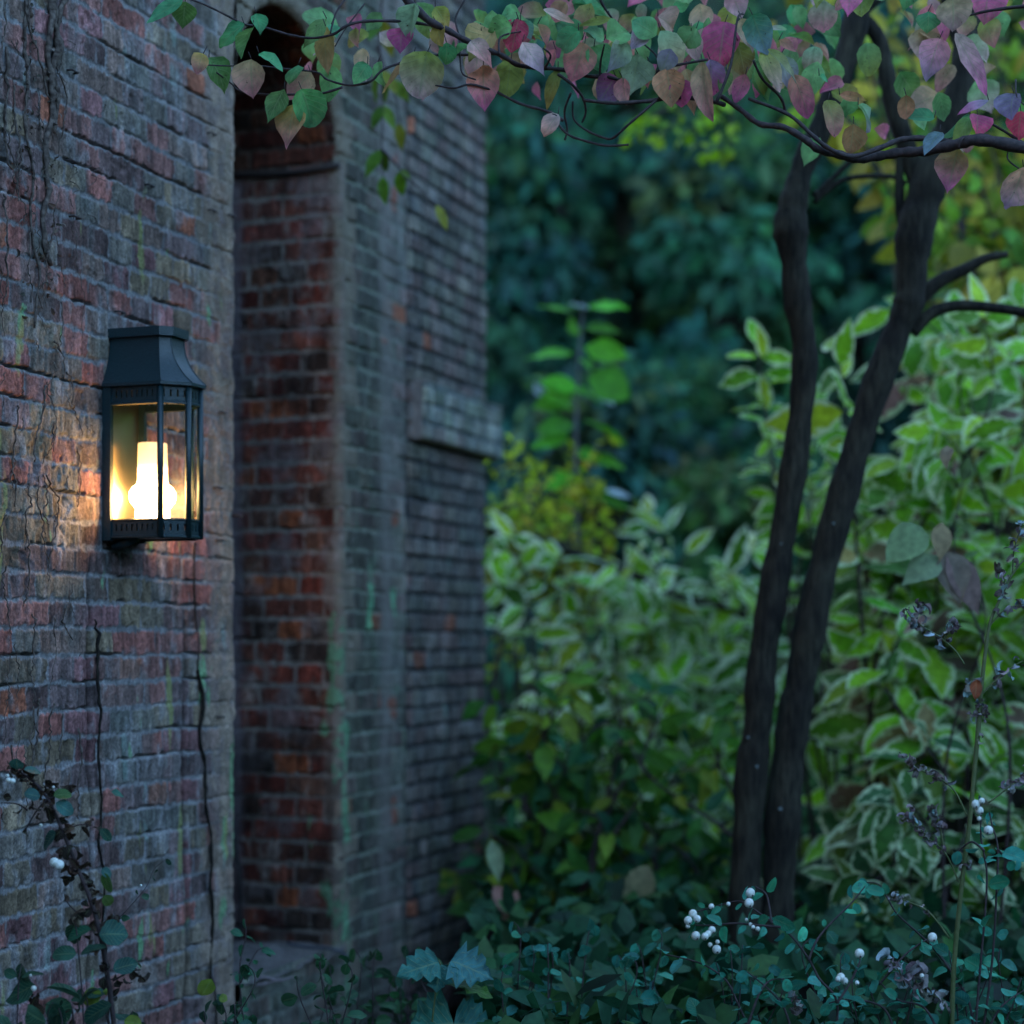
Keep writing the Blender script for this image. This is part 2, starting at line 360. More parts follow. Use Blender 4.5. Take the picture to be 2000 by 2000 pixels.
# --- main face, near part
S, Z, h, col, m, r1, r2, r3 = brick_patch(-.35, S_J0, .30, 3.9, .0029, 'main', 1)
de = S_J0 - S
tooth = .10*(hsh(np.floor(Z/CH).astype(int), (Z*0).astype(int), 66) - .5)
edge_z = sstep(.19, .14, de + .03*r2 + tooth)                         # worn, mortar-smeared corner
ccol = np.array([.23, .175, .13])*(1+.6*fbm(S, Z*.35, 40, 4, 71)+.4*r2)[..., None]
bigb = np.where(fbm(S*2, Z, 14, 3, 72)[..., None] > .15, np.array([.12, .10, .115]), ccol)
col = col*(1-edge_z[..., None]*.86) + (ccol*.62+bigb*.38)*edge_z[..., None]*.86
h = h*(1-.6*edge_z) + edge_z*(.003*r1 + .004*r2)
rnd = np.clip(RR-de, 0, RR); h = h - (RR - np.sqrt(RR*RR - rnd*rnd*.999)) + 0.004*r2*(de < .04)
# lichen
la = -.46 + .50*sstep(.06, .0, de)*sstep(3.4, 1.4, Z) + .20*sstep(1.7, .5, Z) + .10*(Z < 2.2)
col = lichen(col, S, Z, la, 40)
yel = sstep(.30, .42, fbm(S*1.6, Z*.32, 10, 3, 77) - .25 + .16*np.exp(-((S-.78)/.10)**2 - ((Z-1.0)/.55)**2)*2.2)[..., None]
col = col*(1-.7*yel) + np.array([.24, .26, .09])*.7*yel
pale = (sstep(.42, .55, fbm(S*2.2, Z*.3, 9, 3, 78))*sstep(-.1, .4, fbm(S, Z, 16, 3, 79)))[..., None]; col = col*(1-.4*pale) + np.array([.22, .33, .29])*.4*pale
# dark vertical cracks
for sc0, zz0, zz1, sd in ((.375, .3, 1.62, 1), (.845, .3, 1.50, 2)):
    cx = sc0 + .022*fbm(Z, Z*0+sd, 4, 4, 80+sd) - .03*(1.6-Z)*(sd == 2)*-.45 + .0*Z
    k = np.exp(-((S-cx)/(.0075 if sd == 2 else .0055))**2)*sstep(zz1, zz1-.08, Z); h = h - .035*k; col = col*(1-.7*k[..., None])
keep = (S < S_J0) & ((S < SM) | (Z > 0))
grid_mesh('wall_face', S, Z, wpos(S, h, Z), col, None, wall)
near_h = h[-1, :]; near_z = Z[-1, :]
# --- near wall further back towards and past the camera (outside the picture), coarser
S, Z, h, col, m, r1, r2, r3 = brick_patch(-3.6, -.346, 0, ZT, .012, 'main', 1)
grid_mesh('wall_face', S, Z, wpos(S, h, Z), col, None, wall)
S, Z, h, col, m, r1, r2, r3 = brick_patch(-.35, S_J0-.02, 0, .31, .012, 'main', 1)
grid_mesh('wall_face', S, Z, wpos(S, h-.002, Z), col, None, wall)
# --- face above and beside the recess, far part
S, Z, h, col, m, r1, r2, r3 = brick_patch(S_J0, S_P+.01, .0, 4.3, .0042, 'slate', 3, mort=(.15,.16,.135), mdepth=.007, smear=.3)
mixm = sstep(2.15, 2.0, S + .05*r2)[..., None]
col = col*(1-mixm*.0); 
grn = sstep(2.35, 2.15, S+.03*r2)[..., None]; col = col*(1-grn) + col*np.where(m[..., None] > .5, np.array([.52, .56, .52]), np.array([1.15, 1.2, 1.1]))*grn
mort_stripe = np.exp(-((S-2.22-.02*fbm(Z, Z*0, 2, 2, 5))/.055)**2)[..., None]*.75
mortc = np.array([.175, .155, .14])*(1+.3*r2+.25*r1)[..., None]; col = col*(1-mort_stripe) + mortc*mort_stripe
h = h*(1-mort_stripe[..., 0]*.7)
rb = ((fbm(S, Z, 6, 2, 91) > .55) & (np.abs(S-2.25) < .09))[..., None]*m[..., None]; col = col*(1-.8*rb) + np.array([.24, .075, .045])*.8*rb
inside = (S > S_J0) & (S < S_J1) & (Z < arch_z(S))
de = np.where(Z < Z_SPR, S - S_J1, np.hypot((S-SM)/HW, np.clip((Z-Z_SPR)/RISE, 0, None))*HW - HW)
sd = np.where(S >= S_J0, np.where(Z < Z_SPR, np.where(S > SM, S-S_J1, 9), de), 9)
toothf = .11*(hsh(np.floor(Z/CH).astype(int), (Z*0).astype(int), 67) - .5)
ez = sstep(.11, .085, sd + .03*r2 + toothf)[..., None]
ccol = np.array([.19, .155, .115])*(1+.4*fbm(S, Z*.4, 40, 4, 74)+.3*r2)[..., None]; col = col*(1-.75*ez) + ccol*.75*ez
rnd = np.clip(RR-sd, 0, RR); h = h - (RR - np.sqrt(RR*RR-rnd*rnd*.999))
h = h - (S-S_J0 < .0)*0
col = lichen(col, S, Z, -.42 + .82*np.exp(-((S-S_J1-.03)/.06)**2)*sstep(2.5, 1.3, Z), 44, (.10, .34, .17), (.2, .4, .22))
col = lichen(col, S, Z, -.38 + .25*sstep(1.6, .5, Z), 47, (.10, .16, .10), (.16, .2, .13))
keep = ~((S > S_J0-.001) & (S < S_J1) & (Z < arch_z(S)) ) & (Z > 0)
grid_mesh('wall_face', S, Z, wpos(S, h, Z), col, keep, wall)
# --- pier face (a little proud) with its corbelled band
def pier_cols(col, S, Z, r1, r2, m, dark=.7):
    d = (1-m)[..., None]; col = col*(1-d*dark); return lichen(col, S, Z, -.42, 51, (.15, .28, .24), (.2, .3, .25))
S, Z, h, col, m, r1, r2, r3 = brick_patch(S_P, S_E, 0, 4.5, .0042, 'slate', 6, joint=.013, mdepth=.020, mort=(.12,.13,.14), smear=.25)
col = pier_cols(col, S, Z, r1, r2, m)*.85
rnd = np.clip(.018-(S_E-S), 0, .018); rn2 = np.clip(.012-(S-S_P), 0, .012)
h = h + .016 - (.018-np.sqrt(.018**2-rnd**2*.999)) - rn2
grid_mesh('pier_face', S, Z, wpos(S, h, Z), col, None, wall)
# end return of the pier
Dd, Z, h, col, m, r1, r2, r3 = brick_patch(-.62, .0, 0, 4.5, .008, 'slate', 8, mdepth=.012, mort=(.17,.18,.19))
grid_mesh('pier_return', Dd, Z, P0 + (S_E+h)[..., None]*U + (Dd-.001)[..., None]*N + Z[..., None]*np.array([0, 0, 1.]), pier_cols(col, Dd, Z, r1, r2, m), None, wall)
# corbel band: four courses standing proud, then one lesser course
def band(z0, z1, dp, s0, s1, seed):
    S, Z, h, col, m, r1, r2, r3 = brick_patch(s0, s1, z0, z1, .0042, 'slate', seed, joint=.012, mdepth=.014, mort=(.14,.15,.16), smear=.3)
    col = col*1.25
    col = pier_cols(col, S, Z, r1, r2, m, .55)*np.array([1.1, 1.25, 1.2]); d = np.minimum(np.minimum(S-s0, s1-S), np.minimum(Z-z0, z1-Z)); rr = np.clip(.012-d, 0, .012)
    h = h + dp - (.012-np.sqrt(.012**2-rr**2*.999))
    o = grid_mesh('corbel_band', S, Z, wpos(S, h, Z), col, None, wall)
    b = MB(); q = .004
    for (a, c_, e_, g) in (((s0, z0), (s1, z0), 0, 0), ((s0, z1), (s1, z1), 0, 0), ((s0, z0), (s0, z1), 0, 0), ((s1, z0), (s1, z1), 0, 0)):
        V = [W(a[0], dp-.012, a[1]), W(c_[0], dp-.012, c_[1]), W(c_[0], -.05 if a[0] != s1 or c_[0] != s1 else -.55, c_[1]), W(a[0], -.05 if a[0] != s1 or c_[0] != s1 else -.55, a[1])]
        b.add(V, [(0, 1, 2, 3)])
    b.build('corbel_edge', M_STONE, wall, False)
ZC0 = EYE + (HY-868)/F*6.75; ZC1 = EYE + (HY-765)/F*6.75
band(ZC0, ZC0+CH*3.1, .065, S_P+.02, S_E+.055, 9)
# --- far jamb of the recess
JD = .52
for tgt in ('jamb_face',):
    D, Z, h, col, m, r1, r2, r3 = brick_patch(-JD, .0, .25, Z_SPR, .0036, 'red', 13, joint=.013, mort=(.22,.185,.155), mdepth=.004, smear=.38, CH=.0735)
    # limewash blotches and grey plaster runs
    pl = sstep(.08, .42, fbm(D, Z, 9, 5, 61) + .2*r1 + .08)[..., None]; col = col*(1-.6*pl) + np.array([.15, .125, .12])*(1+.5*r1)[..., None]*.6*pl; dk_ = sstep(.1, .45, fbm(D, Z, 6, 4, 62))[..., None]; col = col*(1-.5*dk_)
    bs = sstep(-.345, -.385, D+.012*r2)[..., None]; col = col*(1-.75*bs) + np.array([.17, .15, .165])*(1+.4*r2)[..., None]*.75*bs
    fr = sstep(-.075, -.03, D + .02*r2 - .05*(hsh(np.floor(Z/.0735).astype(int), (Z*0).astype(int), 68)-.3))[..., None]; col = col*(1-.7*fr) + np.array([.19, .155, .125])*(1+.4*r1+.3*r2)[..., None]*.7*fr
    col = lichen(col, D, Z, -.40 + .72*sstep(-.14, -.02, D)*sstep(2.2, 1.1, Z), 63, (.09, .30, .15), (.2, .36, .2))
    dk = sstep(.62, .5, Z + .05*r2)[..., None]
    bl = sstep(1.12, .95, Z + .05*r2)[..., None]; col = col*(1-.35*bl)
    rnd = np.clip(RR+D, 0, RR); h = h - (RR-np.sqrt(RR*RR-rnd*rnd*.999))
    Pj = P0 + (S_J1 - h)[..., None]*U + D[..., None]*N + Z[..., None]*np.array([0, 0, 1.])
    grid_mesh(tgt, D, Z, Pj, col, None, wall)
# near jamb, back of the recess, sill
D, Z, h, col, m, r1, r2, r3 = brick_patch(-JD, -.03, .0, Z_SPR, .008, 'red', 15, mort=(.17,.135,.115))
grid_mesh('jamb_face', D, Z, P0 + (S_J0+h)[..., None]*U + D[..., None]*N + Z[..., None]*np.array([0, 0, 1.]), col, None, wall)
D, Z, h, col, m, r1, r2, r3 = brick_patch(S_J0-.02, S_J1+.03, .0, Z_SPR+RISE+.05, .008, 'red', 16, mort=(.17,.135,.115))
grid_mesh('recess_back', D, Z, P0 + D[..., None]*U + (h-JD+.01)[..., None]*N + Z[..., None]*np.array([0, 0, 1.]), col, None, wall)
# soffit of the arch (brick rings)
Dp, A, h, col, m, r1, r2, r3 = brick_patch(-JD, 0.0, -.02, 1.30, .005, 'red', 17, joint=.014, mort=(.13,.09,.07), mdepth=.016, smear=.0)
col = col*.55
ang = np.clip(A/1.27, 0, 1)*PI; 
# swap: courses run across the soffit, voussoirs follow the curve
Sx = SM + (HW - h)*np.cos(ang); Zx = Z_SPR + (RISE - h)*np.sin(ang)
rnd = np.clip(.02+Dp, 0, .02)
Sx = Sx + np.cos(ang)*(rnd*.6); Zx = Zx + np.sin(ang)*rnd*.6
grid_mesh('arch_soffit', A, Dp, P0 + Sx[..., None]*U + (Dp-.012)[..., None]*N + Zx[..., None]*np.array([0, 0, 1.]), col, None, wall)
# springing ledge (iron strap under the arch)
b = MB(); b.tube([W(S_J1-.008, d, Z_SPR-.012+.01*math.sin(d*9)) for d in np.linspace(-.48, .0, 8)], .011, 8); b.build('iron_strap', M_IRON, wall)
# sill
Sg, Dg = np.meshgrid(np.linspace(S_J0, S_J1, 90), np.linspace(-JD, .03, 70), indexing='ij')
zs = EYE + (HY-1858)/F*5.95 + .02*fbm(Sg, Dg, 6, 4, 31) + .010*fbm(Sg, Dg, 25, 3, 32) - .05*np.clip(Dg+.02, 0, 1)
ZSILL = EYE + (HY-1858)/F*5.95
grid_mesh('sill', Sg, Dg, wpos(Sg, Dg, zs), np.array([.11, .10, .095])*(1+.5*fbm(Sg, Dg, 20, 4, 33))[..., None], None, wall)
Sg, Z, h, col, m, r1, r2, r3 = brick_patch(S_J0-.01, S_J1+.01, 0, ZSILL+.012, .006, 'slate', 21, mort=(.15,.15,.14), mdepth=.008)
grid_mesh('sill_front', Sg, Z, wpos(Sg, h+.014, Z), col*np.array([.75, .8, .72]), None, wall)
# solid back and top
b = MB()
for (a, c_, d0, d1, z0, z1) in ((-3.6, S_E-.01, -.62, -.60, 0, 4.3),):
    V = [W(a, d0, z0), W(c_, d0, z0), W(c_, d0, z1), W(a, d0, z1), W(a, d1, z0), W(c_, d1, z0), W(c_, d1, z1), W(a, d1, z1)]
    b.add(V, [(0, 1, 2, 3), (4, 5, 6, 7), (0, 1, 5, 4), (2, 3, 7, 6), (0, 3, 7, 4), (1, 2, 6, 5)])
V = [W(-3.6, .03, 4.28), W(S_E+.03, .03, 4.28), W(S_E+.03, -.64, 4.28), W(-3.6, -.64, 4.28), W(-3.6, .03, 4.38), W(S_E+.03, .03, 4.38), W(S_E+.03, -.64, 4.38), W(-3.6, -.64, 4.38)]
b.add(V, [(0, 1, 2, 3), (4, 5, 6, 7), (0, 1, 5, 4), (1, 2, 6, 5), (2, 3, 7, 6), (3, 0, 4, 7)])
b.build('coping', M_STONE, wall, False)
# little staples driven into the wall
def wall_s(px): return (9871/(2300-px) - 4.292)/math.cos(TH)
def wall_pt(px, py, d=0.0):
    s = wall_s(px); Y = P0[1] + U[1]*s + N[1]*d
    return W(s, d, EYE + (HY-py)/F*Y)
b = MB()
for px, py in ((410, 262), (411, 412), (448, 422), (430, 806), (423, 953), (462, 1008), (426, 1055), (137, 316), (138, 140), (288, 363), (143, 425), (230, 610), (425, 1400)):
    p = wall_pt(px, py)
    b.tube([p-U*.014-N*.01, p-U*.014+N*.012, p+U*.014+N*.013, p+U*.016-N*.01], .0028, 6)
b.build('staple', M_IRON, wall)

# ------------------------------------------------------------------ leaves
PROF = {
 'ovate': ([0,.08,.22,.38,.55,.72,.85,.94,1],[.03,.42,.86,1,.93,.66,.36,.13,0]),
 'round': ([0,.08,.25,.45,.65,.82,.94,1],[.05,.5,.92,1,.93,.68,.33,0]),
 'lance': ([0,.15,.35,.55,.75,.9,1],[.05,.6,.95,1,.72,.33,0]),
 'lobed': ([0,.03,.12,.2,.27,.38,.46,.52,.64,.7,.78,.88,1],[.05,.55,1.0,.8,.92,1.05,.72,.80,.86,.5,.56,.28,0]),
 'low':   ([0,.3,.65,1],[.12,.95,.8,.02]),
}
class Leaves:
    def __init__(s): s.d = {k: [] for k in 'B D N L W curl fold c1 c2'.split()}
    def add(s, B, D, N_, L, W_, c1, c2=None, curl=.3, fold=.2):
        d = s.d; d['B'].append(B); d['D'].append(D); d['N'].append(N_); d['L'].append(L); d['W'].append(W_)
        d['c1'].append(c1); d['c2'].append(c1 if c2 is None else c2); d['curl'].append(curl); d['fold'].append(fold)
    def __len__(s): return len(s.d['L'])
    def build(s, name, mat, parent, shape='ovate', across=5, ripple=.04):
        g = {k: np.array(v, float) for k, v in s.d.items()}; n = len(g['L'])
        if n == 0: return None
        t, w = map(np.array, PROF[shape]); nt = len(t)
        ac = np.linspace(-1, 1, across)
        D = g['D']/(np.linalg.norm(g['D'], axis=1, keepdims=True)+1e-9)
        Nn = g['N'] - D*np.sum(D*g['N'], 1, keepdims=True); Nn /= (np.linalg.norm(Nn, axis=1, keepdims=True)+1e-9)
        X = np.cross(D, Nn)
        curl = g['curl'][:, None]*1.0
        ang = curl*t[None, :]**1.3
        dt = np.diff(t, prepend=0)
        cx = np.cumsum(np.cos(ang)*dt, 1); cz = np.cumsum(-np.sin(ang)*dt, 1)
        ctr = g['B'][:, None, :] + (cx*g['L'][:, None])[..., None]*D[:, None, :] + (cz*g['L'][:, None])[..., None]*Nn[:, None, :]
        Nt = np.cos(ang)[..., None]*Nn[:, None, :] + np.sin(ang)[..., None]*D[:, None, :]
        hw = (g['W'][:, None]/2)*w[None, :]**rng.uniform(.6, 1.5, (n, 1))
        r = rng.normal(0, 1, (n, nt, across))*ripple
        tw = rng.normal(0, .55, (n, 1))*t[None, :] + rng.normal(0, .12, (n, 1))
        Xt = np.cos(tw)[..., None]*X[:, None, :] + np.sin(tw)[..., None]*Nt
        V = ctr[:, :, None, :] + (hw[..., None]*ac[None, None, :])[..., None]*Xt[:, :, None, :]
        lift = hw[..., None]*(g['fold'][:, None, None]*np.abs(ac)[None, None, :]) + r*(g['W'][:, None, None]*(np.abs(ac)[None, None, :]))*(w[None, :, None] > .05)
        V = V + lift[..., None]*Nt[:, :, None, :]
        V = V.reshape(-1, 3)
        tt = np.clip(t**1.2, 0, 1)[None, :, None, None]
        C = g['c1'][:, None, None, :]*(1-tt) + g['c2'][:, None, None, :]*tt + np.zeros((n, nt, across, 1))
        C = C*(1+rng.normal(0, .09, (n, nt, across, 1))); C = np.clip(C, .002, .95).reshape(-1, 3)
        uv = np.stack([np.broadcast_to(t[None, :, None], (n, nt, across)), np.broadcast_to((ac[None, None, :]+1)/2, (n, nt, across))], -1).reshape(-1, 2)
        I = np.arange(nt*across).reshape(nt, across)
        Q = np.stack([I[:-1, :-1], I[1:, :-1], I[1:, 1:], I[:-1, 1:]], -1).reshape(-1, 4)
        Q = (Q[None] + (np.arange(n)*nt*across)[:, None, None]).reshape(-1, 4)
        return build(name, V, Q, mat, parent, True, C, uv)
def rv(s=1.): return rng.normal(0, s, 3)
def jit(c, a=.2):
    c = np.array(c, float); return np.clip(c*(1+rng.normal(0, a))*(1+rng.normal(0, a*.3, 3)), .003, .9)
UP = np.array([0, 0, 1.]); TOCAM = np.array([0, -1., 0])

def stem_leaves(LV, path, L, Wr, cols, start=.2, gap=.05, droop=.4, up=.6, face=.5, pairs=True, curl=(.2, .6), fold=.25, pet=.01, r=.3):
    seg = np.linalg.norm(np.diff(path, axis=0), axis=1); cum = np.concatenate([[0], np.cumsum(seg)]); tot = cum[-1]
    x = start*tot; side = 0
    while x < tot:
        i = min(np.searchsorted(cum, x), len(path)-1); p = path[i]; t = path[i]-path[max(i-1, 0)]; t = t/(np.linalg.norm(t)+1e-9)
        a = np.cross(t, UP+rv(.25)); a /= (np.linalg.norm(a)+1e-9)
        if side % 2: a = np.cross(t, a)
        for sg in ((1, -1) if pairs else ((1,) if side % 2 else (-1,))):
            d = a*sg + t*.45 + rv(r) - UP*droop
            nn = UP*up + TOCAM*face + rv(.6)
            s = L*random.choice([random.uniform(.4, .8), random.uniform(.75, 1.2)])*(1-.2*x/tot)
            c = random.choice(cols); c2 = None
            if isinstance(c[0], tuple): c, c2 = c; c2 = jit(c2)
            LV.add(p + d/np.linalg.norm(d)*pet, d, nn, s, s*Wr*random.uniform(.85, 1.15), jit(c), c2, random.uniform(*curl), fold*random.uniform(.4, 1.6))
        side += 1; x += gap*random.uniform(.7, 1.4)
    d = (path[-1]-path[-2]) - UP*.01; nn = UP*up+TOCAM*face+rv(.3)
    c = random.choice(cols); c = c[0] if isinstance(c[0], tuple) else c
    LV.add(path[-1], d, nn, L*.7, L*.7*Wr, jit(c), None, .3, fold)

# ------------------------------------------------------------------ lantern
LM = MB
lan = thing('wall_lantern', W(.52, .0, 1.654), 'dark iron wall lantern with flared roof and a glowing lamp, fixed to the brick wall', 'lantern')
z_base, z_gb, z_gt, z_eave, z_neck, z_cap = 1.660, 1.708, 1.998, 2.053, 2.176, 2.197
def plan(sa, db, c):          # half octagon: side, chamfer, front, chamfer, side
    sb = 2*.5215 - sa
    return [(sa, .0), (sa, db), (sa+c, db+c), (sb-c, db+c), (sb, db), (sb, .0)]
body = plan(.440, .165, .051)
def lerp_plan(p, q, t): return [(a[0]*(1-t)+b[0]*t, a[1]*(1-t)+b[1]*t) for a, b in zip(p, q)]
def loft(mb, rings):
    n = len(rings[0][0]); V = []
    for pl, z in rings: V += [W(s, d, z) for s, d in pl]
    Fc = []
    for j in range(len(rings)-1):
        for k in range(n-1): Fc.append((j*n+k, j*n+k+1, (j+1)*n+k+1, (j+1)*n+k))
    mb.add(V, Fc)
neck = plan(.467, .145, .0216); eave = plan(.428, .173, .0565)
rf = MB(); rings = []
for k in range(15):
    t = k/14; f = t**2.3; rings.append((lerp_plan(neck, eave, f), z_neck + (z_eave-z_neck)*t))
loft(rf, rings); n = 6
rings2 = [(eave, z_eave), (eave, z_eave-.008), (lerp_plan(body, eave, .2), z_eave-.008)]; loft(rf, rings2)
roof = rf.build('roof', M_METAL, lan, False)
# raised seams on the roof hips
sm_ = MB()
for k in (1, 2, 3, 4):
    sm_.tube([W(r_[0][k][0], r_[0][k][1]+.0008, r_[1]) for r_ in rings], .0016, 5)
sm_.build('seam', M_METAL, roof)
cp = MB(); cpl = plan(.456, .152, .026)
loft(cp, [(cpl, z_neck-.002), (cpl, z_cap)]); cp.add([W(s, d, z_cap) for s, d in cpl], [tuple(range(6))]); cp.add([W(s, d, z_neck-.002) for s, d in cpl], [tuple(range(6))])
cp.build('roof_cap', M_METAL, lan, False)
def prism(mb, a, b, z0, z1, th):      # upright slab between plan points a-b, thickness inwards
    a = np.array(a); b = np.array(b); t = (b-a)/np.linalg.norm(b-a); nn = np.array([t[1], -t[0]])*th
    q = [a, b, b+nn, a+nn]; V = [W(p[0], p[1], z0) for p in q] + [W(p[0], p[1], z1) for p in q]
    mb.add(V, [(0, 1, 2, 3)[::-1], (4, 5, 6, 7), (0, 1, 5, 4), (1, 2, 6, 5), (2, 3, 7, 6), (3, 0, 4, 7)])
def slot_band(name, z0, z1):
    mb = MB(); hgt = z1-z0
    for k in range(5):
        a, b_ = body[k], body[k+1]; Lk = math.dist(a, b_)
        prism(mb, a, b_, z0, z0+hgt*.36, .003); prism(mb, a, b_, z1-hgt*.28, z1, .003)
        ns = max(3, int(Lk/.0145)); A = np.array(a); B_ = np.array(b_)
        for j in range(ns+1):
            c0 = max(0, (j-.5+.14)/ns); c1 = min(1, (j+.5-.14)/ns)
            prism(mb, A+(B_-A)*c0, A+(B_-A)*c1, z0+hgt*.36, z1-hgt*.28, .003)
    bb = mb.build(name, M_METAL, lan, False)
    rm = MB()
    for zz, r in ((z0+.003, .0045), (z1-.003, .0035)):
        rm.tube([W(s, d, zz) for s, d in body], r, 6)
    rm.build('rim', M_METAL, bb, False)
slot_band('vent_band', z_gt, z_eave-.004); slot_band('base_band', z_base, z_gb)
for k in (1, 2, 3, 4):
    mb = MB(); s, d = body[k]; mb.tube([W(s, d, z_base-.002), W(s, d, z_eave-.004)], .0082, 4); mb.tube([W(s, d, z_base+.002), W(s, d, z_eave-.006)], .0074, 8)
    mb.build('corner_post', M_METAL, lan)
for k in (0, 5):
    mb = MB(); s, d = body[k]; prism(mb, (s-.007, .0), (s-.007, .024), z_base-.006, z_eave-.004, .014)
    mb.build('back_post', M_METAL, lan, False)
fl = MB(); fl.add([W(s, d, z_base+.004) for s, d in body], [tuple(range(6))]); fl.add([W(s, d, z_gb-.012) for s, d in body], [tuple(range(6))]); fl.build('floor_plate', M_METAL, lan, False)
bk = MB(); V = [W(.44, .004, z_gb-.02), W(.603, .004, z_gb-.02), W(.603, .004, z_gt+.03), W(.44, .004, z_gt+.03)]; bk.add(V, [(0, 1, 2, 3)])
# the reflector plate bowed slightly so that the lamp shows as a wide spot
bk = MB(); V = []; Fc = []
for i in range(13):
    for j in range(2):
        s = .438 + (.605-.438)*i/12; V.append(W(s, .006+.006*math.sin(PI*i/12), (z_gb-.02, z_gt+.03)[j]))
for i in range(12): Fc.append((i*2, i*2+2, i*2+3, i*2+1))
bk.add(V, Fc); bk.build('back_plate', M_BRASS, lan)
for k in range(5):
    mb = MB(); a = np.array(body[k]); c_ = np.array(body[k+1]); mid = (a+c_)/2; inn = (np.array([.5215, .09])-mid); inn /= np.linalg.norm(inn)
    a = a+inn*.0025; c_ = c_+inn*.0025
    mb.add([W(a[0], a[1], z_gb), W(c_[0], c_[1], z_gb), W(c_[0], c_[1], z_gt), W(a[0], a[1], z_gt)], [(0, 1, 2, 3)])
    g = mb.build('glass_pane', M_GLASS, lan, False)
# lamp chimney
prof = [(.0, .045), (.006, .047), (.02, .047), (.03, .046), (.038, .052), (.047, .060), (.060, .064), (.074, .063), (.086, .055), (.094, .044), (.104, .041), (.14, .041), (.18, .040), (.198, .040), (.200, .038)]
mb = MB(); cs, cd = .515, .098; nn = 32; V = []; Fc = []
for z, r in prof:
    for k in range(nn): V.append(W(cs+r*.93*math.cos(2*PI*k/nn), cd+r*.93*math.sin(2*PI*k/nn), z_gb-.002+z))
for j in range(len(prof)-1):
    for k in range(nn): Fc.append((j*nn+k, j*nn+(k+1) % nn, (j+1)*nn+(k+1) % nn, (j+1)*nn+k))
Fc.append(tuple((len(prof)-1)*nn+k for k in range(nn)))
mb.add(V, Fc); mb.build('lamp_chimney', glow_mat(z_gb, z_gb+.2), lan)
# small nib of the base bracket
mb = MB(); mb.tube([W(.47, .01, z_base-.02), W(.47, .08, z_base)], .012, 8); mb.build('bracket', M_METAL, lan)

# ------------------------------------------------------------------ twin-stemmed tree
def px_path(pts, Z, k=5):
    P = [at(p[0], p[1], Z if len(p) < 3 else p[2]) for p in pts]; return smooth_path(P, k)
def rad_of(path, pts_r): return np.interp(np.linspace(0, 1, len(path)), np.linspace(0, 1, len(pts_r)), pts_r)
ZT_ = 5.55
tree = thing('twin_stemmed_tree', at(1490, 1250, ZT_)*np.array([1, 1, 0]), 'young tree with two dark slender stems rising side by side from one foot', 'tree')
Lp = px_path([(1452, 2160), (1453, 1900), (1456, 1717), (1467, 1517), (1481, 1409), (1488, 1300), (1512, 1143), (1543, 962), (1563, 817), (1572, 690), (1559, 600), (1549, 497), (1544, 435), (1555, 373), (1574, 310), (1605, 248), (1639, 155), (1667, 62), (1685, -40), (1720, -250)], ZT_)
Rp = px_path([(1520, 2160), (1516, 1900), (1521, 1717), (1532, 1554), (1550, 1409), (1569, 1300), (1599, 1143), (1648, 962), (1702, 781), (1757, 636), (1777, 580), (1785, 466), (1810, 373), (1840, 290), (1872, 186), (1888, 93), (1903, 30), (1940, -200)], ZT_+.02)
bark_n = lambda path, R, sd: [r*(1+.07*math.sin(i*.9+sd)+.05*math.sin(i*2.3+sd)) for i, r in enumerate(R)]
mb = MB(); RL = rad_of(Lp, [.056, .051, .047, .049, .044, .046, .043, .041, .039, .038, .040, .043, .055, .038, .036, .038, .037, .038, .040, .036]); mb.tube(Lp, bark_n(Lp, RL, 0), 16)
tl = mb.build('trunk', M_BARK, tree)
mb = MB(); RR_ = rad_of(Rp, [.056, .052, .052, .054, .050, .049, .048, .046, .045, .043, .046, .055, .058, .048, .044, .042, .036, .03]); mb.tube(Rp, bark_n(Rp, RR_, 2), 16)
tr_ = mb.build('trunk', M_BARK, tree)
for (x, y, rr, rad) in ((1477, 1497, .008, .046), (1524, 1580, .007, .052), (1461, 1440, .005, .04), (1628, 1022, .005, .046), (1526, 1062, .004, .042)):
    mb = MB(); mb.ball(at(x, y, ZT_-rad-.001), rr*.8, 12, 8, (1, .35, .8)); mb.build('lichen_spot', simple('pale_lichen', (.16, .20, .20), .9), tl if x < 1500 or y < 1070 and x < 1550 else tr_)
for pts, r0, r1, par in (([(1690, 40), (1717, 78), (1731, 140), (1745, 202), (1772, 290), (1800, 380)], .022, .032, tl),
                    ([(1757, 290), (1757, 360), (1760, 420), (1778, 480)], .012, .02, tr_),
                    ([(1790, 590), (1830, 553), (1880, 528), (1925, 505), (1968, 497)], .026, .010, tr_),
                    ([(1782, 650), (1815, 615), (1860, 598), (1920, 599), (2010, 612), (2120, 640)], .020, .014, tr_),
                    ([(1888, 93), (1905, 70), (1925, 50), (1960, -60)], .035, .02, tr_),
                    ([(1888, 100), (1868, 60), (1840, -40), (1800, -200)], .03, .02, tr_),
                    ([(1667, 62), (1690, 20), (1735, -20), (1790, -80)], .02, .012, tl),
                    ([(1590, 385), (1630, 345), (1665, 310)], .010, .006, tl), ([(1590, 395), (1650, 350), (1740, 345), (1770, 360)], .008, .008, tl)):
    p = px_path(pts, ZT_+.05); mb = MB(); mb.tube(p, rad_of(p, [r0, r1]), 10); mb.build('branch', M_BARK, tree)

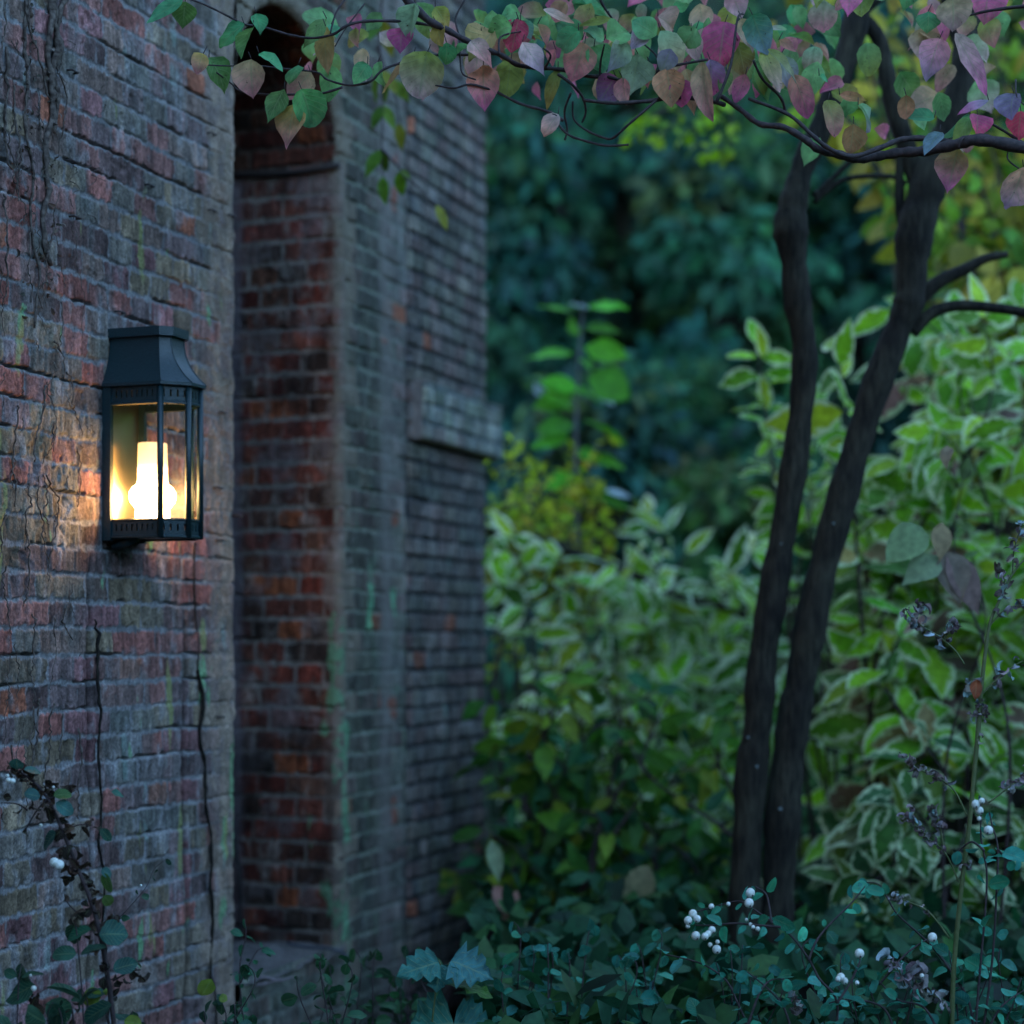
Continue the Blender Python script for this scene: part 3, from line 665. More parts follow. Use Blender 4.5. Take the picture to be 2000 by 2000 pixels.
# ------------------------------------------------------------------ autumn dogwood overhanging the top
ZD = 4.42
z2 = lambda x, y: (350+x/2.76, y/2.76); z4 = lambda x, y: (800+x/2.76, y/2.76); z5 = lambda x, y: (1400+x/3.22, y/3.22)
dog = thing('autumn_dogwood', at(2500, 1250, 4.7)*np.array([1, 1, 0]), 'overhanging dogwood branches with pink, purple and green autumn leaves across the top', 'dogwood')
mb = MB(); p = smooth_path([at(2480, 2300, 4.8), at(2470, 1500, 4.8), at(2500, 700, 4.8), at(2440, 200, 4.7), at(2350, -300, 4.7)], 8); mb.tube(p, rad_of(p, [.09, .08, .07, .06, .05]), 14); mb.build('trunk', M_BARK, dog)
br = [
 ([(2350, -300), (1800, -420), (1100, -260), (900, -120), (790, -28)] + [z4(*q) for q in [(80, 90), (200, 160), (330, 230), (500, 300), (600, 355), (820, 375), (960, 410), (1060, 412)]], .030, .0048),
 ([z4(1060, 412), z4(1180, 440), z4(1270, 430), z4(1360, 372), z4(1410, 357), z4(1610, 320)], .0045, .003),
 ([z5(20, 600), z5(150, 690), z5(270, 780), z5(420, 800), z5(560, 880), z5(640, 940), z5(760, 970), z5(880, 1000), z5(1000, 985), z5(1150, 960), z5(1300, 950), z5(1500, 910), z5(1650, 880), z5(1932, 930), (2200, 330), (2440, 240)], .0055, .017),
 ([z5(200, 620), z5(450, 720), z5(600, 850), z5(700, 930), z5(850, 985), z5(1050, 920), z5(1150, 880), z5(1300, 870), z5(1500, 900)], .004, .008),
 ([z4(940, 540), z4(1100, 555), z4(1280, 545), z4(1450, 525), z4(1600, 540), z4(1700, 565)], .004, .006),
 ([z4(800, 400), z4(870, 450), z4(930, 520), z4(950, 600), z4(930, 660)], .004, .0025),
 ([z4(870, 500), z4(835, 600), z4(850, 700), z4(835, 755)], .003, .0025),
 ([z4(880, 545), z4(885, 640), z4(950, 700), z4(1040, 740), z4(1095, 745), z4(1170, 680), z4(1250, 610), z4(1370, 505)], .0022, .0035),
 ([z4(760, 600), z4(840, 715), z4(950, 760), z4(1060, 785), z4(1180, 780)], .003, .003),
 ([z4(460, 490), z4(600, 560), z4(740, 600), z4(830, 650)], .003, .004), ([z4(140, 460), z4(240, 475), z4(330, 455), z4(460, 490)], .0022, .003),
 ([z2(-120, -60), z2(100, 10), z2(240, 75), z2(350, 130), z2(420, 140), z2(500, 160), z2(600, 190), z2(720, 205), z2(830, 185), z2(900, 140), z2(1000, 115), z2(1200, 115), z2(1380, 140), z2(1450, 155)], .0022, .004),
 ([z2(60, 345), z2(250, 355), z2(420, 355), z2(560, 370), z2(740, 390), z2(800, 430), z2(920, 460), z2(1030, 440), z2(1100, 375), z2(1230, 330), z2(1400, 295), z2(1560, 295), z2(1720, 290)], .0018, .0036),
 ([z2(200, 390), z2(280, 450), z2(330, 490), z2(470, 510), z2(600, 510), z2(760, 505), z2(880, 470)], .0018, .0032),
 ([z2(1540, 0), z2(1490, 100), z2(1510, 200), z2(1515, 330), z2(1530, 400), z2(1600, 430)], .0025, .002),
 ([z2(940, -60), z2(850, 60), z2(815, 180)], .003, .002), ([z2(1000, 20), z2(900, 150), z2(840, 250)], .002, .0015),
 ([z5(0, 640), z5(90, 400), z5(130, 120), z5(170, 90)], .004, .002), ([z5(230, 380), z5(290, 500), z5(400, 610), z5(430, 700)], .003, .004),
 ([z5(1660, 740), z5(1800, 820), z5(1932, 900), z5(2100, 960)], .0025, .005), ([z5(1590, 730), z5(1660, 740)], .002, .002),
 ([z5(1540, 110), z5(1700, 70), z5(1932, 40), z5(2150, 30)], .0025, .006), ([z5(1880, 500), z5(1885, 600), z5(1932, 660)], .002, .002), ([z5(1520, 930), z5(1540, 880), z5(1560, 860)], .0015, .0015),
 ([z4(485, 295), z4(490, 200), z4(600, 170)], .003, .0018), ([z4(1360, 372), z4(1330, 300), z4(1265, 240)], .0035, .002), ([z4(1410, 355), z4(1450, 260), z4(1500, 180)], .003, .002), ([z4(1025, 405), z4(1030, 330), z4(1050, 240)], .003, .002),
 ([z4(730, 365), z4(760, 300), z4(720, 260)], .003, .002), ([z5(1840, 920), z5(1830, 1000), z5(1900, 1060)], .002, .002), ([z4(1000, -60), z4(1050, 40), z4(1100, 110)], .004, .002),
]
mb = MB()
for i, (pts, r0, r1) in enumerate(br):
    zz = [ZD + .05*math.sin(k*.7+i) for k in range(len(pts))]
    p = smooth_path([at(a[0], a[1], z) for a, z in zip(pts, zz)], 5)
    R = rad_of(p, [r0, r1] if i else [.026, .018, .012, .0075, .006, .005, .0045]); R = R*(1+.12*np.sin(np.arange(len(R))*1.9)); mb.tube(p, R, 8)
mb_br = mb
GRN = (.055, .17, .055); TEAL = (.045, .20, .11); DKG = (.06, .13, .03); TANP = (.32, .20, .13); PNK = (.46, .13, .19); ROSE = (.44, .10, .15)
MAG = (.36, .06, .20); CRM = (.34, .03, .08); OLV = (.16, .18, .04); GREY = (.15, .20, .15); VIO = (.18, .13, .26); PPK = (.44, .25, .30); OCH = (.28, .17, .05); SAL = (.42, .17, .12); RST = (.20, .09, .05); SLT = (.12, .17, .24); LGR = (.12, .25, .12); PUR = (.22, .07, .15)
HL = [
 ((357,0),(286,38),30,TEAL,TEAL),((362,3),(356,54),42,DKG,DKG),((477,47),(424,84),50,TEAL,GRN),((495,54),(468,107),46,DKG,GRN),((500,27),(511,63),28,TEAL,TEAL),
 ((397,105),(383,138),26,OCH,PNK),((408,112),(448,163),36,GRN,DKG),((491,116),(489,188),50,TANP,PNK),((506,105),(553,127),22,TEAL,TEAL),((582,127),(564,163),40,TEAL,DKG),
 ((607,141),(564,192),44,TANP,PNK),((555,174),(522,230),36,DKG,GRN),((589,174),(618,246),52,GRN,TEAL),((575,203),(558,286),60,OCH,PNK),((638,36),(591,90),26,LGR,DKG),
 ((636,51),(629,139),36,OCH,TANP),((647,47),(658,69),18,TEAL,TEAL),((718,125),(694,159),28,TEAL,GRN),((738,121),(748,168),28,LGR,DKG),((808,107),(748,177),20,SAL,OCH),
 ((835,101),(817,188),66,OLV,PPK),((810,7),(794,74),44,GREY,GREY),((785,54),(781,101),40,MAG,MAG),((850,13),(875,52),26,OLV,OCH),((854,47),(857,83),30,OCH,OCH),
 ((872,83),(875,127),28,TEAL,GRN),((893,105),(915,87),22,LGR,GRN),((966,58),(915,112),50,TANP,OLV),((944,127),(944,206),50,SAL,MAG),((998,118),(989,187),42,OLV,OLV),
 ((1013,38),(998,96),40,CRM,CRM),((1142,85),(1119,152),50,SAL,ROSE),((1017,27),(970,30),34,LGR,TEAL),((1137,78),(1086,45),42,LGR,TEAL),((1180,78),(1148,50),40,LGR,TEAL),
 ((1184,76),(1235,47),44,LGR,GRN),((1282,69),(1236,38),36,LGR,TEAL),((1224,81),(1192,138),44,GREY,VIO),((1246,105),(1235,181),54,GREY,GREY),((1285,32),(1325,50),40,PPK,TANP),
 ((1416,43),(1401,132),62,MAG,CRM),((1448,36),(1474,94),40,TANP,PPK),((1470,29),(1496,101),44,TEAL,SLT),((1441,80),(1452,148),48,OLV,RST),((1202,148),(1175,197),46,MAG,VIO),
 ((1216,152),(1220,203),34,PNK,PPK),((1303,134),(1311,206),50,SAL,RST),((1325,156),(1332,206),36,MAG,MAG),((1340,134),(1354,214),34,TANP,SAL),((1372,120),(1376,228),32,TANP,PNK),
 ((1387,116),(1394,188),36,VIO,MAG),((1090,223),(1059,259),28,PPK,SAL),((1090,134),(1063,203),22,OLV,OCH),((1456,145),(1436,199),26,ROSE,MAG),((1050,47),(1068,87),20,TANP,PNK),
 ((1017,40),(1035,72),30,TEAL,SLT),((1061,18),(1119,43),18,PPK,SAL),((1195,36),(1130,49),14,OLV,OLV),((1524,109),(1552,174),36,GREY,VIO),((1549,146),(1586,224),36,SAL,MAG),
 ((1490,96),(1524,174),34,OLV,PPK),((1521,78),(1555,96),14,SAL,PNK),((1617,196),(1636,258),34,OLV,PNK),((1676,205),(1717,248),40,LGR,VIO),((1667,242),(1664,303),42,RST,RST),
 ((1825,230),(1774,224),28,TEAL,TEAL),((1894,224),(1838,289),34,TEAL,LGR),((1897,228),(1863,280),26,GRN,OLV),((1872,289),(1850,373),50,OCH,MAG),((1835,75),(1810,143),50,PNK,VIO),
 ((1813,22),(1815,62),42,TEAL,GRN),((1866,65),(1931,177),34,PPK,MAG),((1860,-4),(1866,50),54,TANP,PPK),((1928,-18),(1928,37),54,MAG,PNK),((1981,183),(1965,224),42,VIO,VIO),
 ((1931,196),(1869,214),16,VIO,MAG),((1835,258),(1807,298),30,SLT,SLT),((1909,224),(1909,264),44,MAG,CRM),((1999,326),(1975,413),60,SAL,VIO),((1994,217),(1988,273),50,CRM,CRM),
 ((1640,-25),(1648,19),40,TANP,PNK),((1431,-10),(1447,25),36,PNK,PPK),((1600,148),(1619,158),14,TEAL,TEAL),((1770,186),(1770,236),26,RST,SAL),((1640,185),(1690,195),14,SAL,OCH),
 ((1020,82),(1062,140),40,PPK,VIO),((1160,90),(1180,135),40,LGR,TEAL),((1270,125),(1262,165),34,MAG,PNK),((1290,60),(1340,120),44,GREY,TANP),((1350,60),(1362,120),30,PPK,PPK),
 ((1360,55),(1330,95),40,LGR,GRN),((940,60),(985,110),40,TANP,PNK),((1420,140),(1412,176),22,OLV,GRN),((1000,52),(955,60),36,LGR,DKG),((1500,96),(1560,150),30,OLV,GREY),
 ((1265,55),(1225,98),36,PPK,VIO),((1130,60),(1090,95),34,TEAL,LGR),((1085,96),(1075,128),26,ROSE,PNK),((1310,95),(1292,140),32,VIO,GREY),((920,80),(962,128),42,PPK,ROSE),
]
LV = Leaves(); mbp = MB()
def hand_leaf(b, t, w, c1, c2, Z, up=.35):
    w = w*1.2
    B = at(*b, Z); T = at(*t, Z + random.uniform(-.03, .02)); D = T-B; L = np.linalg.norm(D)*1.06
    nn = TOCAM*random.uniform(.55, 1) + UP*up + rv(.28)
    LV.add(B, D, nn, L, w/F*Z*1.12, jit(np.clip(np.array(c1)*[1.75,1.85,1.3]+[.02,.02,.01], 0, .75), .16), jit(np.clip(np.array(c2)*[1.85,1.75,1.4]+[.03,.02,.02], 0, .75), .16), random.choice([random.uniform(.05, .5), random.uniform(.5, 1.2)]), random.uniform(.05, .8))
for b_, t_, w_, c1, c2 in HL:
    hand_leaf(b_, t_, w_, c1, c2, ZD + random.uniform(-.06, .06))
    q = at(*b_, ZD); mb_br.tube([q, q + np.array([random.uniform(-.01, .01), 0, .018])], .0012, 5)
fillc = [(LGR, GRN), (TEAL, GRN), (OLV, PNK), (TANP, PPK), (LGR, PPK), (GREY, PNK), (PPK, ROSE), (PNK, MAG), (TANP, PNK), (OLV, OCH), (LGR, OLV), (LGR, LGR), (GRN, OLV)]
for i in range(230):
    x = random.choice([random.uniform(930, 1600), random.uniform(930, 1600), random.uniform(1500, 2050), random.uniform(600, 950)]); y = random.uniform(5, 160) if x < 1600 else random.uniform(-40, 290)
    if x < 950: y = random.uniform(5, 150); 
    if x < 950 and random.random() < .55: continue
    if 1600 < x < 1790 and y > 120 and random.random() < .6: continue
    a = random.gauss(PI/2, .75); l = random.uniform(34, 74); c1, c2 = random.choice(fillc)
    hand_leaf((x, y), (x+l*math.cos(a), y+l*math.sin(a)), l*random.uniform(.45, .7), c1, c2, ZD + random.uniform(.08, .45))
# leaves above the frame
for i in range(260):
    x = random.uniform(700, 2400); y = random.uniform(-420, -30); a = random.gauss(PI/2, .8); l = random.uniform(40, 75); c1, c2 = random.choice(fillc)
    hand_leaf((x, y), (x+l*math.cos(a), y+l*math.sin(a)), l*.6, c1, c2, ZD + random.uniform(-.4, .5))
LV.build('leaves', M_LEAF, dog, 'ovate', 7, .035); mb_br.build('branches', M_TWIG, dog)

# ------------------------------------------------------------------ generic shrubs
def shrub(name, label, cat, basepx, Z, tips, L, Wr, cols, mat=M_FAR, shape='ovate', nleafgap=.06, r0=.012, stemmat=M_TWIG, zj=.4, droop=.4, face=.6, up=.6, group=None, across=5, branches=3, base_off=.25, start=.25, side=.35, pairs=True, curl=(.2, .7), fold=.25, big=()):
    base = at(basepx, 1250, Z)*np.array([1, 1, 0])
    o = thing(name, base, label, cat, group); mb = MB(); LV = Leaves()
    for (x, y) in tips:
        z = Z + random.uniform(-zj, zj); T = at(x, y, z)
        B = base + np.array([random.gauss(0, base_off), random.gauss(0, base_off*.6), 0])
        m1 = B*.55 + T*.45 + np.array([random.gauss(0, .08), random.gauss(0, .06), .12*np.linalg.norm(T-B)])
        m2 = B*.2 + T*.8 + np.array([random.gauss(0, .05), random.gauss(0, .05), .06*np.linalg.norm(T-B)])
        p = smooth_path([B, m1, m2, T], 8); mb.tube(p, rad_of(p, [r0, r0*.7, r0*.35, r0*.2]), 6)
        stem_leaves(LV, p, L, Wr, cols, start, nleafgap, droop, up, face, pairs, curl, fold)
        for k in range(branches):
            i = random.randint(int(len(p)*.35), len(p)-3); q0 = p[i]; dd = (p[i+1]-p[i]); dd /= np.linalg.norm(dd)
            d = dd*.5 + np.array([random.gauss(0, .8), random.gauss(0, .5), random.gauss(.15, .35)]); d /= np.linalg.norm(d)
            ln = side*random.uniform(.5, 1.1)
            q = smooth_path([q0, q0+d*ln*.5+UP*.02, q0+d*ln-UP*.03*random.random()], 6); mb.tube(q, rad_of(q, [r0*.4, r0*.15]), 5)
            stem_leaves(LV, q, L, Wr, cols, .15, nleafgap, droop, up, face, pairs, curl, fold)
    if len(mb.v): mb.build('stems', stemmat, o)
    for b_, t_, w_, c in big:
        D = at(*t_, Z-.5)-at(*b_, Z-.45); LV.add(at(*b_, Z-.45), D, TOCAM+UP*.3+rv(.15), np.linalg.norm(D)*1.05, w_/F*Z, c, None, .4, .25)
    LV.build('leaves', mat, o, shape, across)
    return o
def tips_in(n, x0, x1, y0, y1): return [(random.uniform(x0, x1), random.uniform(y0, y1)) for _ in range(n)]

VG = [(0.221,0.518,0.017), (0.169,0.432,0.017), (0.270,0.563,0.029), (0.136,0.367,0.023), (0.339,0.518,0.029)]
TANL = [(.30, .20, .13), (.34, .26, .10), (.24, .14, .12), (.10, .24, .06), (.12, .30, .05)]
VGL = [(0.072,0.208,0.013), (0.099,0.260,0.018), (0.056,0.174,0.018), (0.128,0.243,0.018), (0.198,0.225,0.018)]
shrub('variegated_shrub', 'tall shrub with large cream-edged leaves right of the twin stems', 'shrub', 1850, 6.6,
      tips_in(14, 1680, 2150, 680, 1150) + tips_in(9, 1560, 2150, 1080, 1480) + [(1650, 800), (1640, 900), (1920, 620), (1990, 600), (1870, 640)], .25, .46, VG+VG+VG+TANL, M_VAR, 'ovate', .12, .012, zj=.6, droop=.5, face=.9, up=.5, branches=3, side=.28)
shrub('variegated_shrub', 'thin cream-edged shoots showing just left of and between the twin stems', 'shrub', 1600, 6.9,
      [(1478, 672), (1492, 700), (1500, 800), (1560, 880), (1600, 790), (1640, 740), (1590, 960), (1575, 1050), (1560, 1150), (1620, 860)], .2, .42, VG, M_VAR, 'ovate', .12, .007, zj=.2, droop=.3, face=.8, up=.7, branches=0, base_off=.1, start=.80)
shrub('bigleaf_sapling', 'sapling with a few very large tan and mauve drooping leaves before the cream-edged shrub', 'sapling', 1905, 5.6, [(1850, 1060), (1880, 940)], .12, .5, [(.12, .2, .05)], M_FAR, 'ovate', .3, .007, zj=.02, branches=0, base_off=.05, start=.8, big=[((1845, 1075), (1880, 1170), 60, (.24, .19, .14)), ((1850, 1080), (1920, 1190), 56, (.22, .14, .12)), ((1835, 1085), (1765, 1140), 60, (.22, .30, .16)), ((1840, 1020), (1838, 1090), 40, (.30, .22, .11)), ((1800, 1030), (1740, 1090), 70, (.20, .30, .13)), ((1850, 870), (1848, 915), 30, (.32, .24, .15))])
shrub('variegated_shrub', 'smaller cream-edged shrub between the brick pier and the twin stems', 'shrub', 1180, 8.0,
      [(1000, 1050), (1090, 1090), (1160, 1130), (1300, 1040), (1340, 1080), (1270, 1010), (1420, 1120), (1470, 1080), (1240, 1140), (1480, 1180)] + tips_in(12, 930, 1540, 1120, 1400), .225, .44, VG+VGL[:1], M_VARB, 'ovate', .125, .011, zj=.35, droop=.4, face=.8, up=.6, branches=3, side=.26)
shrub('broadleaf_shrub', 'low dark green broad-leaved shrub at the foot of the pier', 'shrub', 1230, 6.5,
      tips_in(22, 1000, 1500, 1340, 1800) + [(960, 1480), (1030, 1440), (940, 1620), (960, 1760)], .17, .42, [(.055, .17, .015), (.035, .13, .02), (.09, .22, .02), (.03, .14, .06), (.17, .24, .02)], M_FAR, 'ovate', .10, .012, zj=.35, droop=.7, face=.8, up=.6, branches=2, side=.3, big=[((965, 1730), (1010, 1790), 36, (.34, .17, .13)), ((1010, 1740), (985, 1800), 26, (.30, .15, .11)), ((1265, 1690), (1225, 1790), 60, (.22, .20, .10)), ((1500, 1700), (1520, 1790), 50, (.2, .2, .1)), ((1020, 1800), (1050, 1835), 26, (.28, .30, .16)), ((960, 1640), (975, 1720), 30, (.22, .30, .16))])
shrub('broadleaf_shrub', 'dark leafy shrub filling the gap right of the twin stems near the ground', 'shrub', 1800, 6.0,
      tips_in(13, 1560, 2150, 1480, 1850), .22, .46, [(.05, .16, .025), (.08, .2, .03), (.05, .15, .05), (.13, .2, .03)], M_VAR, 'ovate', .12, .012, zj=.3, droop=.6, face=.8, up=.6, branches=2, side=.26)
shrub('yellow_leaved_shrub', 'small yellow-green shrub just beyond the pier corner', 'shrub', 1040, 8.15,
      tips_in(16, 950, 1190, 880, 1030) + [(960, 900), (1000, 860), (1110, 920), (1240, 990)], .07, .55, [(.36, .46, .012), (.42, .46, .02), (.27, .42, .02), (.46, .38, .03)], M_FAR, 'ovate', .045, .009, zj=.3, droop=.2, face=.7, up=.6, branches=3, side=.2, start=.78)
# sapling
sap = thing('sapling', at(1128, 1250, 8.3)*np.array([1, 1, 0]), 'slender upright sapling with opposite bright green leaves in front of the dark wood', 'sapling')
mb = MB(); p = px_path([(1135, 1810), (1133, 1500), (1130, 1180), (1128, 1000), (1125, 850), (1130, 720), (1138, 600)], 8.3); mb.tube(p, rad_of(p, [.013, .011, .010, .008, .006, .003]), 8); mb.build('trunk', simple('grey_bark', (.13, .12, .14), .8), sap)
LV = Leaves(); YG = (.08, .32, .015); SKY_SHEEN = (.4, .5, .52)  # second tone paints sky reflection into the colour of a few leaves
for (x0, y0, x1, y1, w) in [(1136,604,1105,596,16),(1146,602,1225,592,30),(1120,612,1050,590,18),(1128,636,1110,640,26),(1140,640,1215,642,22),(1120,690,1028,690,28),(1140,680,1230,692,34),(1135,700,1155,720,26),
    (1120,770,1040,790,36),(1150,735,1230,770,52),(1125,760,1175,785,30),(1130,760,1060,740,26),(1120,830,1050,835,34),(1140,820,1225,860,44),(1130,880,1180,900,26),(1110,850,1040,870,20),(1140,890,1220,905,24),(1120,800,1060,770,18),(1140,960,1230,985,26),(1125,930,1060,950,24)]:
    D = at(x1, y1, 8.25)-at(x0, y0, 8.3); LV.add(at(x0, y0, 8.3), D, UP*.7+TOCAM*.75+rv(.25), np.linalg.norm(D)*1.05, w/F*8.3*1.5, jit(YG), None, .3, .2)
for (x0, y0, x1, y1, w) in [(1150,604,1112,590,20),(1060,780,1045,745,24),(1150,870,1220,890,18),(1175,955,1235,970,16),(1165,770,1200,790,22)]:
    D = at(x1, y1, 8.25)-at(x0, y0, 8.3); LV.add(at(x0, y0, 8.3), D, UP*1.+TOCAM*.3, np.linalg.norm(D), w/F*8.3*1.3, SKY_SHEEN, None, .1, .1)
LV.build('leaves', M_FAR, sap, 'ovate', 5)
# sprays near the top
def spray(name, label, cat, Z, stems, L, Wr, cols, gap, mat=M_FAR, shape='ovate', r0=.005, **kw):
    b0 = at(*stems[0][0], Z); o = thing(name, b0, label, cat); mb = MB(); LV = Leaves()
    for st in stems:
        p = px_path(st, Z, 6); mb.tube(p, rad_of(p, [r0, r0*.4]), 6); stem_leaves(LV, p, L, Wr, cols, kw.get('start', .3), gap, kw.get('droop', .5), kw.get('up', .5), kw.get('face', .7), kw.get('pairs', True), kw.get('curl', (.2, .6)), .2)
    mb.build('stems', kw.get('sm', M_TWIG), o); LV.build('leaves', mat, o, shape, 5); return o
spray('maple_branch', 'hanging yellow-green spray of small leaves under the dogwood branches', 'maple branch', 7.6,
      [[(1560, -300), (1420, 60), (1330, 180), (1240, 250)], [(1420, 60), (1390, 200), (1330, 270)], [(1420, 60), (1400, 220), (1410, 305)], [(1400, 150), (1330, 220), (1290, 270)], [(1390, 190), (1360, 250), (1370, 300)], [(1330, 200), (1270, 230), (1225, 265)], [(1400, 180), (1430, 230), (1420, 290)]],
      .075, .7, [(.22, .40, .01), (.28, .42, .02), (.17, .33, .02)], .05, start=.55, face=.8)
spray('hanging_vine', 'thin vine with a few drooping green leaves hanging in front of the brick pier', 'vine', 5.9,
      [[(760, -120), (742, 60), (748, 200), (745, 300), (748, 345)], [(735, 90), (770, 180), (780, 240)], [(745, 290), (800, 350), (852, 400)]],
      .13, .42, [(.08, .19, .01), (.13, .21, .02), (.24, .24, .02)], .17, start=.3, droop=1.3, r0=.004)
# yellowing tree behind at upper right
YL = [(0.203,0.315,0.016), (0.279,0.328,0.021), (0.380,0.328,0.031), (0.140,0.284,0.021), (0.317,0.299,0.041), (0.456,0.359,0.052), (0.114,0.284,0.041)]
yt = shrub('yellowing_tree', 'tree with broad yellow-green autumn leaves filling the upper right corner', 'tree', 2150, 7.6,
      tips_in(28, 1560, 2200, -150, 240) + tips_in(18, 1830, 2200, 250, 620) + tips_in(12, 1850, 2200, 400, 640), .17, .5, YL, M_FAR, 'ovate', .12, .018, zj=.5, droop=1.0, face=.9, up=.3, branches=3, side=.35, start=.55)
lt = thing('leaning_trunk', at(1960, 1250, 6.3)*np.array([1, 1, 0]), 'thick dark trunk leaning behind the snowberry at the lower right', 'tree trunk')
mb = MB(); p = px_path([(1720, 2200), (1760, 1900), (1860, 1700), (1990, 1560), (2150, 1420), (2350, 1100)], 6.35); mb.tube(p, rad_of(p, [.16, .15, .13, .13, .12, .1]), 18); mb.build('trunk', M_BARK, lt)
p = px_path([(1110, 1080), (1020, 1055), (955, 1050)], 8.4)
fb = thing('bare_branch', at(1200, 1120, 8.2), 'bare dark branch lying across the thicket behind the pier', 'branch')
mb = MB(); p = px_path([(930, 1035), (1040, 1050), (1120, 1080), (1230, 1120), (1330, 1165), (1450, 1200), (1560, 1300)], 7.95); mb.tube(p, rad_of(p, [.02, .025, .02, .016, .02]), 8)
p = px_path([(950, 1035), (980, 1000), (1010, 990)], 8.2); mb.tube(p, .008, 6); mb.build('wood', M_BARK, fb)

# ------------------------------------------------------------------ background wood
def bg_tree(px, Z, top, width, label, cols, n=5200, Lf=.17, seed=0, conif=False):
    base = at(px, 1250, Z)*np.array([1, 1, 0]); o = thing('background_tree', base, label, 'tree', 'dark trees of the wood behind')
    H = EYE + (HY-top)/F*Z; w = width/F*Z/2
    mb = MB(); p = smooth_path([base, base+np.array([.1, 0, H*.4]), base+np.array([-.1, .1, H*.95])], 8); mb.tube(p, rad_of(p, [.16, .12, .03]), 8)
    LV = Leaves(); nc = 46
    for k in range(nc):
        hh = random.uniform(.08, 1)**.8*H; fr = math.sin(PI*min(1, (hh/H)*.8+.15))**.6 if not conif else (1.1-hh/H)
        a = random.uniform(0, 2*PI); rr = w*fr*random.uniform(.35, 1)
        c = base + np.array([math.cos(a)*rr, math.sin(a)*rr*.8, hh])
        q = smooth_path([base+np.array([0, 0, hh*.8]), (base+np.array([0, 0, hh]))*.5+c*.5, c], 4); mb.tube(q, rad_of(q, [.04, .012]), 5)
        cr = random.uniform(.25, .55)*w*.5+.2; cc = random.choice(cols)
        for j in range(n//nc):
            v = rv(); v /= np.linalg.norm(v); pt = c + v*cr*random.random()**.4*np.array([1, 1, .7])
            d = v*.6 - UP*(.9 if conif else .5) + rv(.4)
            LV.add(pt, d, UP*.8+TOCAM*.3+rv(.6), Lf*random.uniform(.6, 1.3), Lf*.5, jit(cc, .3), None, .4, .1)
    mb.build('trunk', M_BARK, o); LV.build('crown', M_FAR, o, 'low', 3, .05); return o
DK = [(0.018,0.091,0.051), (0.013,0.065,0.043), (0.031,0.116,0.051), (0.021,0.116,0.088), (0.048,0.131,0.043), (0.016,0.074,0.059)]
DK2 = [(0.039,0.146,0.045), (0.065,0.165,0.038), (0.033,0.146,0.076), (0.091,0.138,0.045)]
bg_tree(1010, 13.5, 120, 420, 'dark evergreen tree right behind the edge of the pier', DK, conif=True)
bg_tree(1230, 15.0, 0, 520, 'tall dusky green tree between pier and twin stems', DK2+DK)
bg_tree(1420, 13.0, 250, 420, 'rounded dim tree directly left of the upper twin stems', DK+DK2)
bg_tree(1690, 14.0, 60, 520, 'dark tree seen through the gap between the twin stems', DK)
bg_tree(1980, 13.0, -50, 520, 'dark tree behind the yellowing leaves at the right edge', DK2)
bg_tree(1180, 11.5, 760, 420, 'low bushy tree behind the slender sapling', DK2+DK, 3600, .14)
bg_tree(1480, 11.0, 900, 420, 'low bushy tree behind the lower twin stems', DK2, 3600, .14)
bg_tree(2350, 13.0, -50, 560, 'broad dark tree beyond the right edge of the view', DK)
bg_tree(880, 14.5, -100, 500, 'dark tree mostly hidden behind the brick pier', DK)
LV = Leaves()
for i in range(40000):
    Z = random.uniform(15.5, 20); x = random.uniform(600, 2900); y = random.uniform(-500, 1650)
    if vnoise(np.array([x/130.]), np.array([y/110.]), 4)[0] < .36: continue
    c = random.choice(DK+DK2[:3]); k = .6+.9*vnoise(np.array([x/230.]), np.array([y/200.]), 8)[0]
    LV.add(at(x, y, Z), rv()-UP*.8, UP*.9+TOCAM*.3+rv(.5), random.uniform(.12, .28), random.uniform(.07, .14), jit(np.array(c)*k, .3), None, .4, .1)
wd = LV.build('far_woodland', M_FAR, None, 'low', 3, .05); tag(wd, 'dense dim wood closing the view behind the garden', 'woodland', None, 'stuff')
# undergrowth covering the soil
LV = Leaves()
for i in range(16000):
    Z = random.uniform(5.2, 15) if i % 2 else random.uniform(4.2, 8); X = random.uniform(-.10*Z if Z > 7.5 else -.02*Z, .42*Z); z = random.uniform(.0, .42)*(1+.06*Z)
    LV.add(np.array([X, Z, z]), rv()+UP*.2, UP+TOCAM*.3+rv(.5), random.uniform(.06, .14), random.uniform(.04, .08), jit(random.choice([(.02, .09, .035), (.014, .07, .03), (.035, .10, .03)]), .3), None, .4, .1)
for i in range(1400):
    Z = random.uniform(3.9, 6.2); X = random.uniform(-.28*Z, .42*Z)
    if X < -2.742 + .3611*Z + .08: continue
    LV.add(np.array([X, Z, random.uniform(.01, .12)]), rv(), UP+rv(.5), random.uniform(.04, .08), random.uniform(.02, .05), jit(random.choice([(.10, .06, .03), (.14, .09, .04), (.06, .04, .025)]), .3), None, 1., .3)
ug = LV.build('undergrowth', M_FAR, None, 'low', 3, .05); tag(ug, 'low leafy undergrowth covering the ground', 'undergrowth', None, 'stuff')

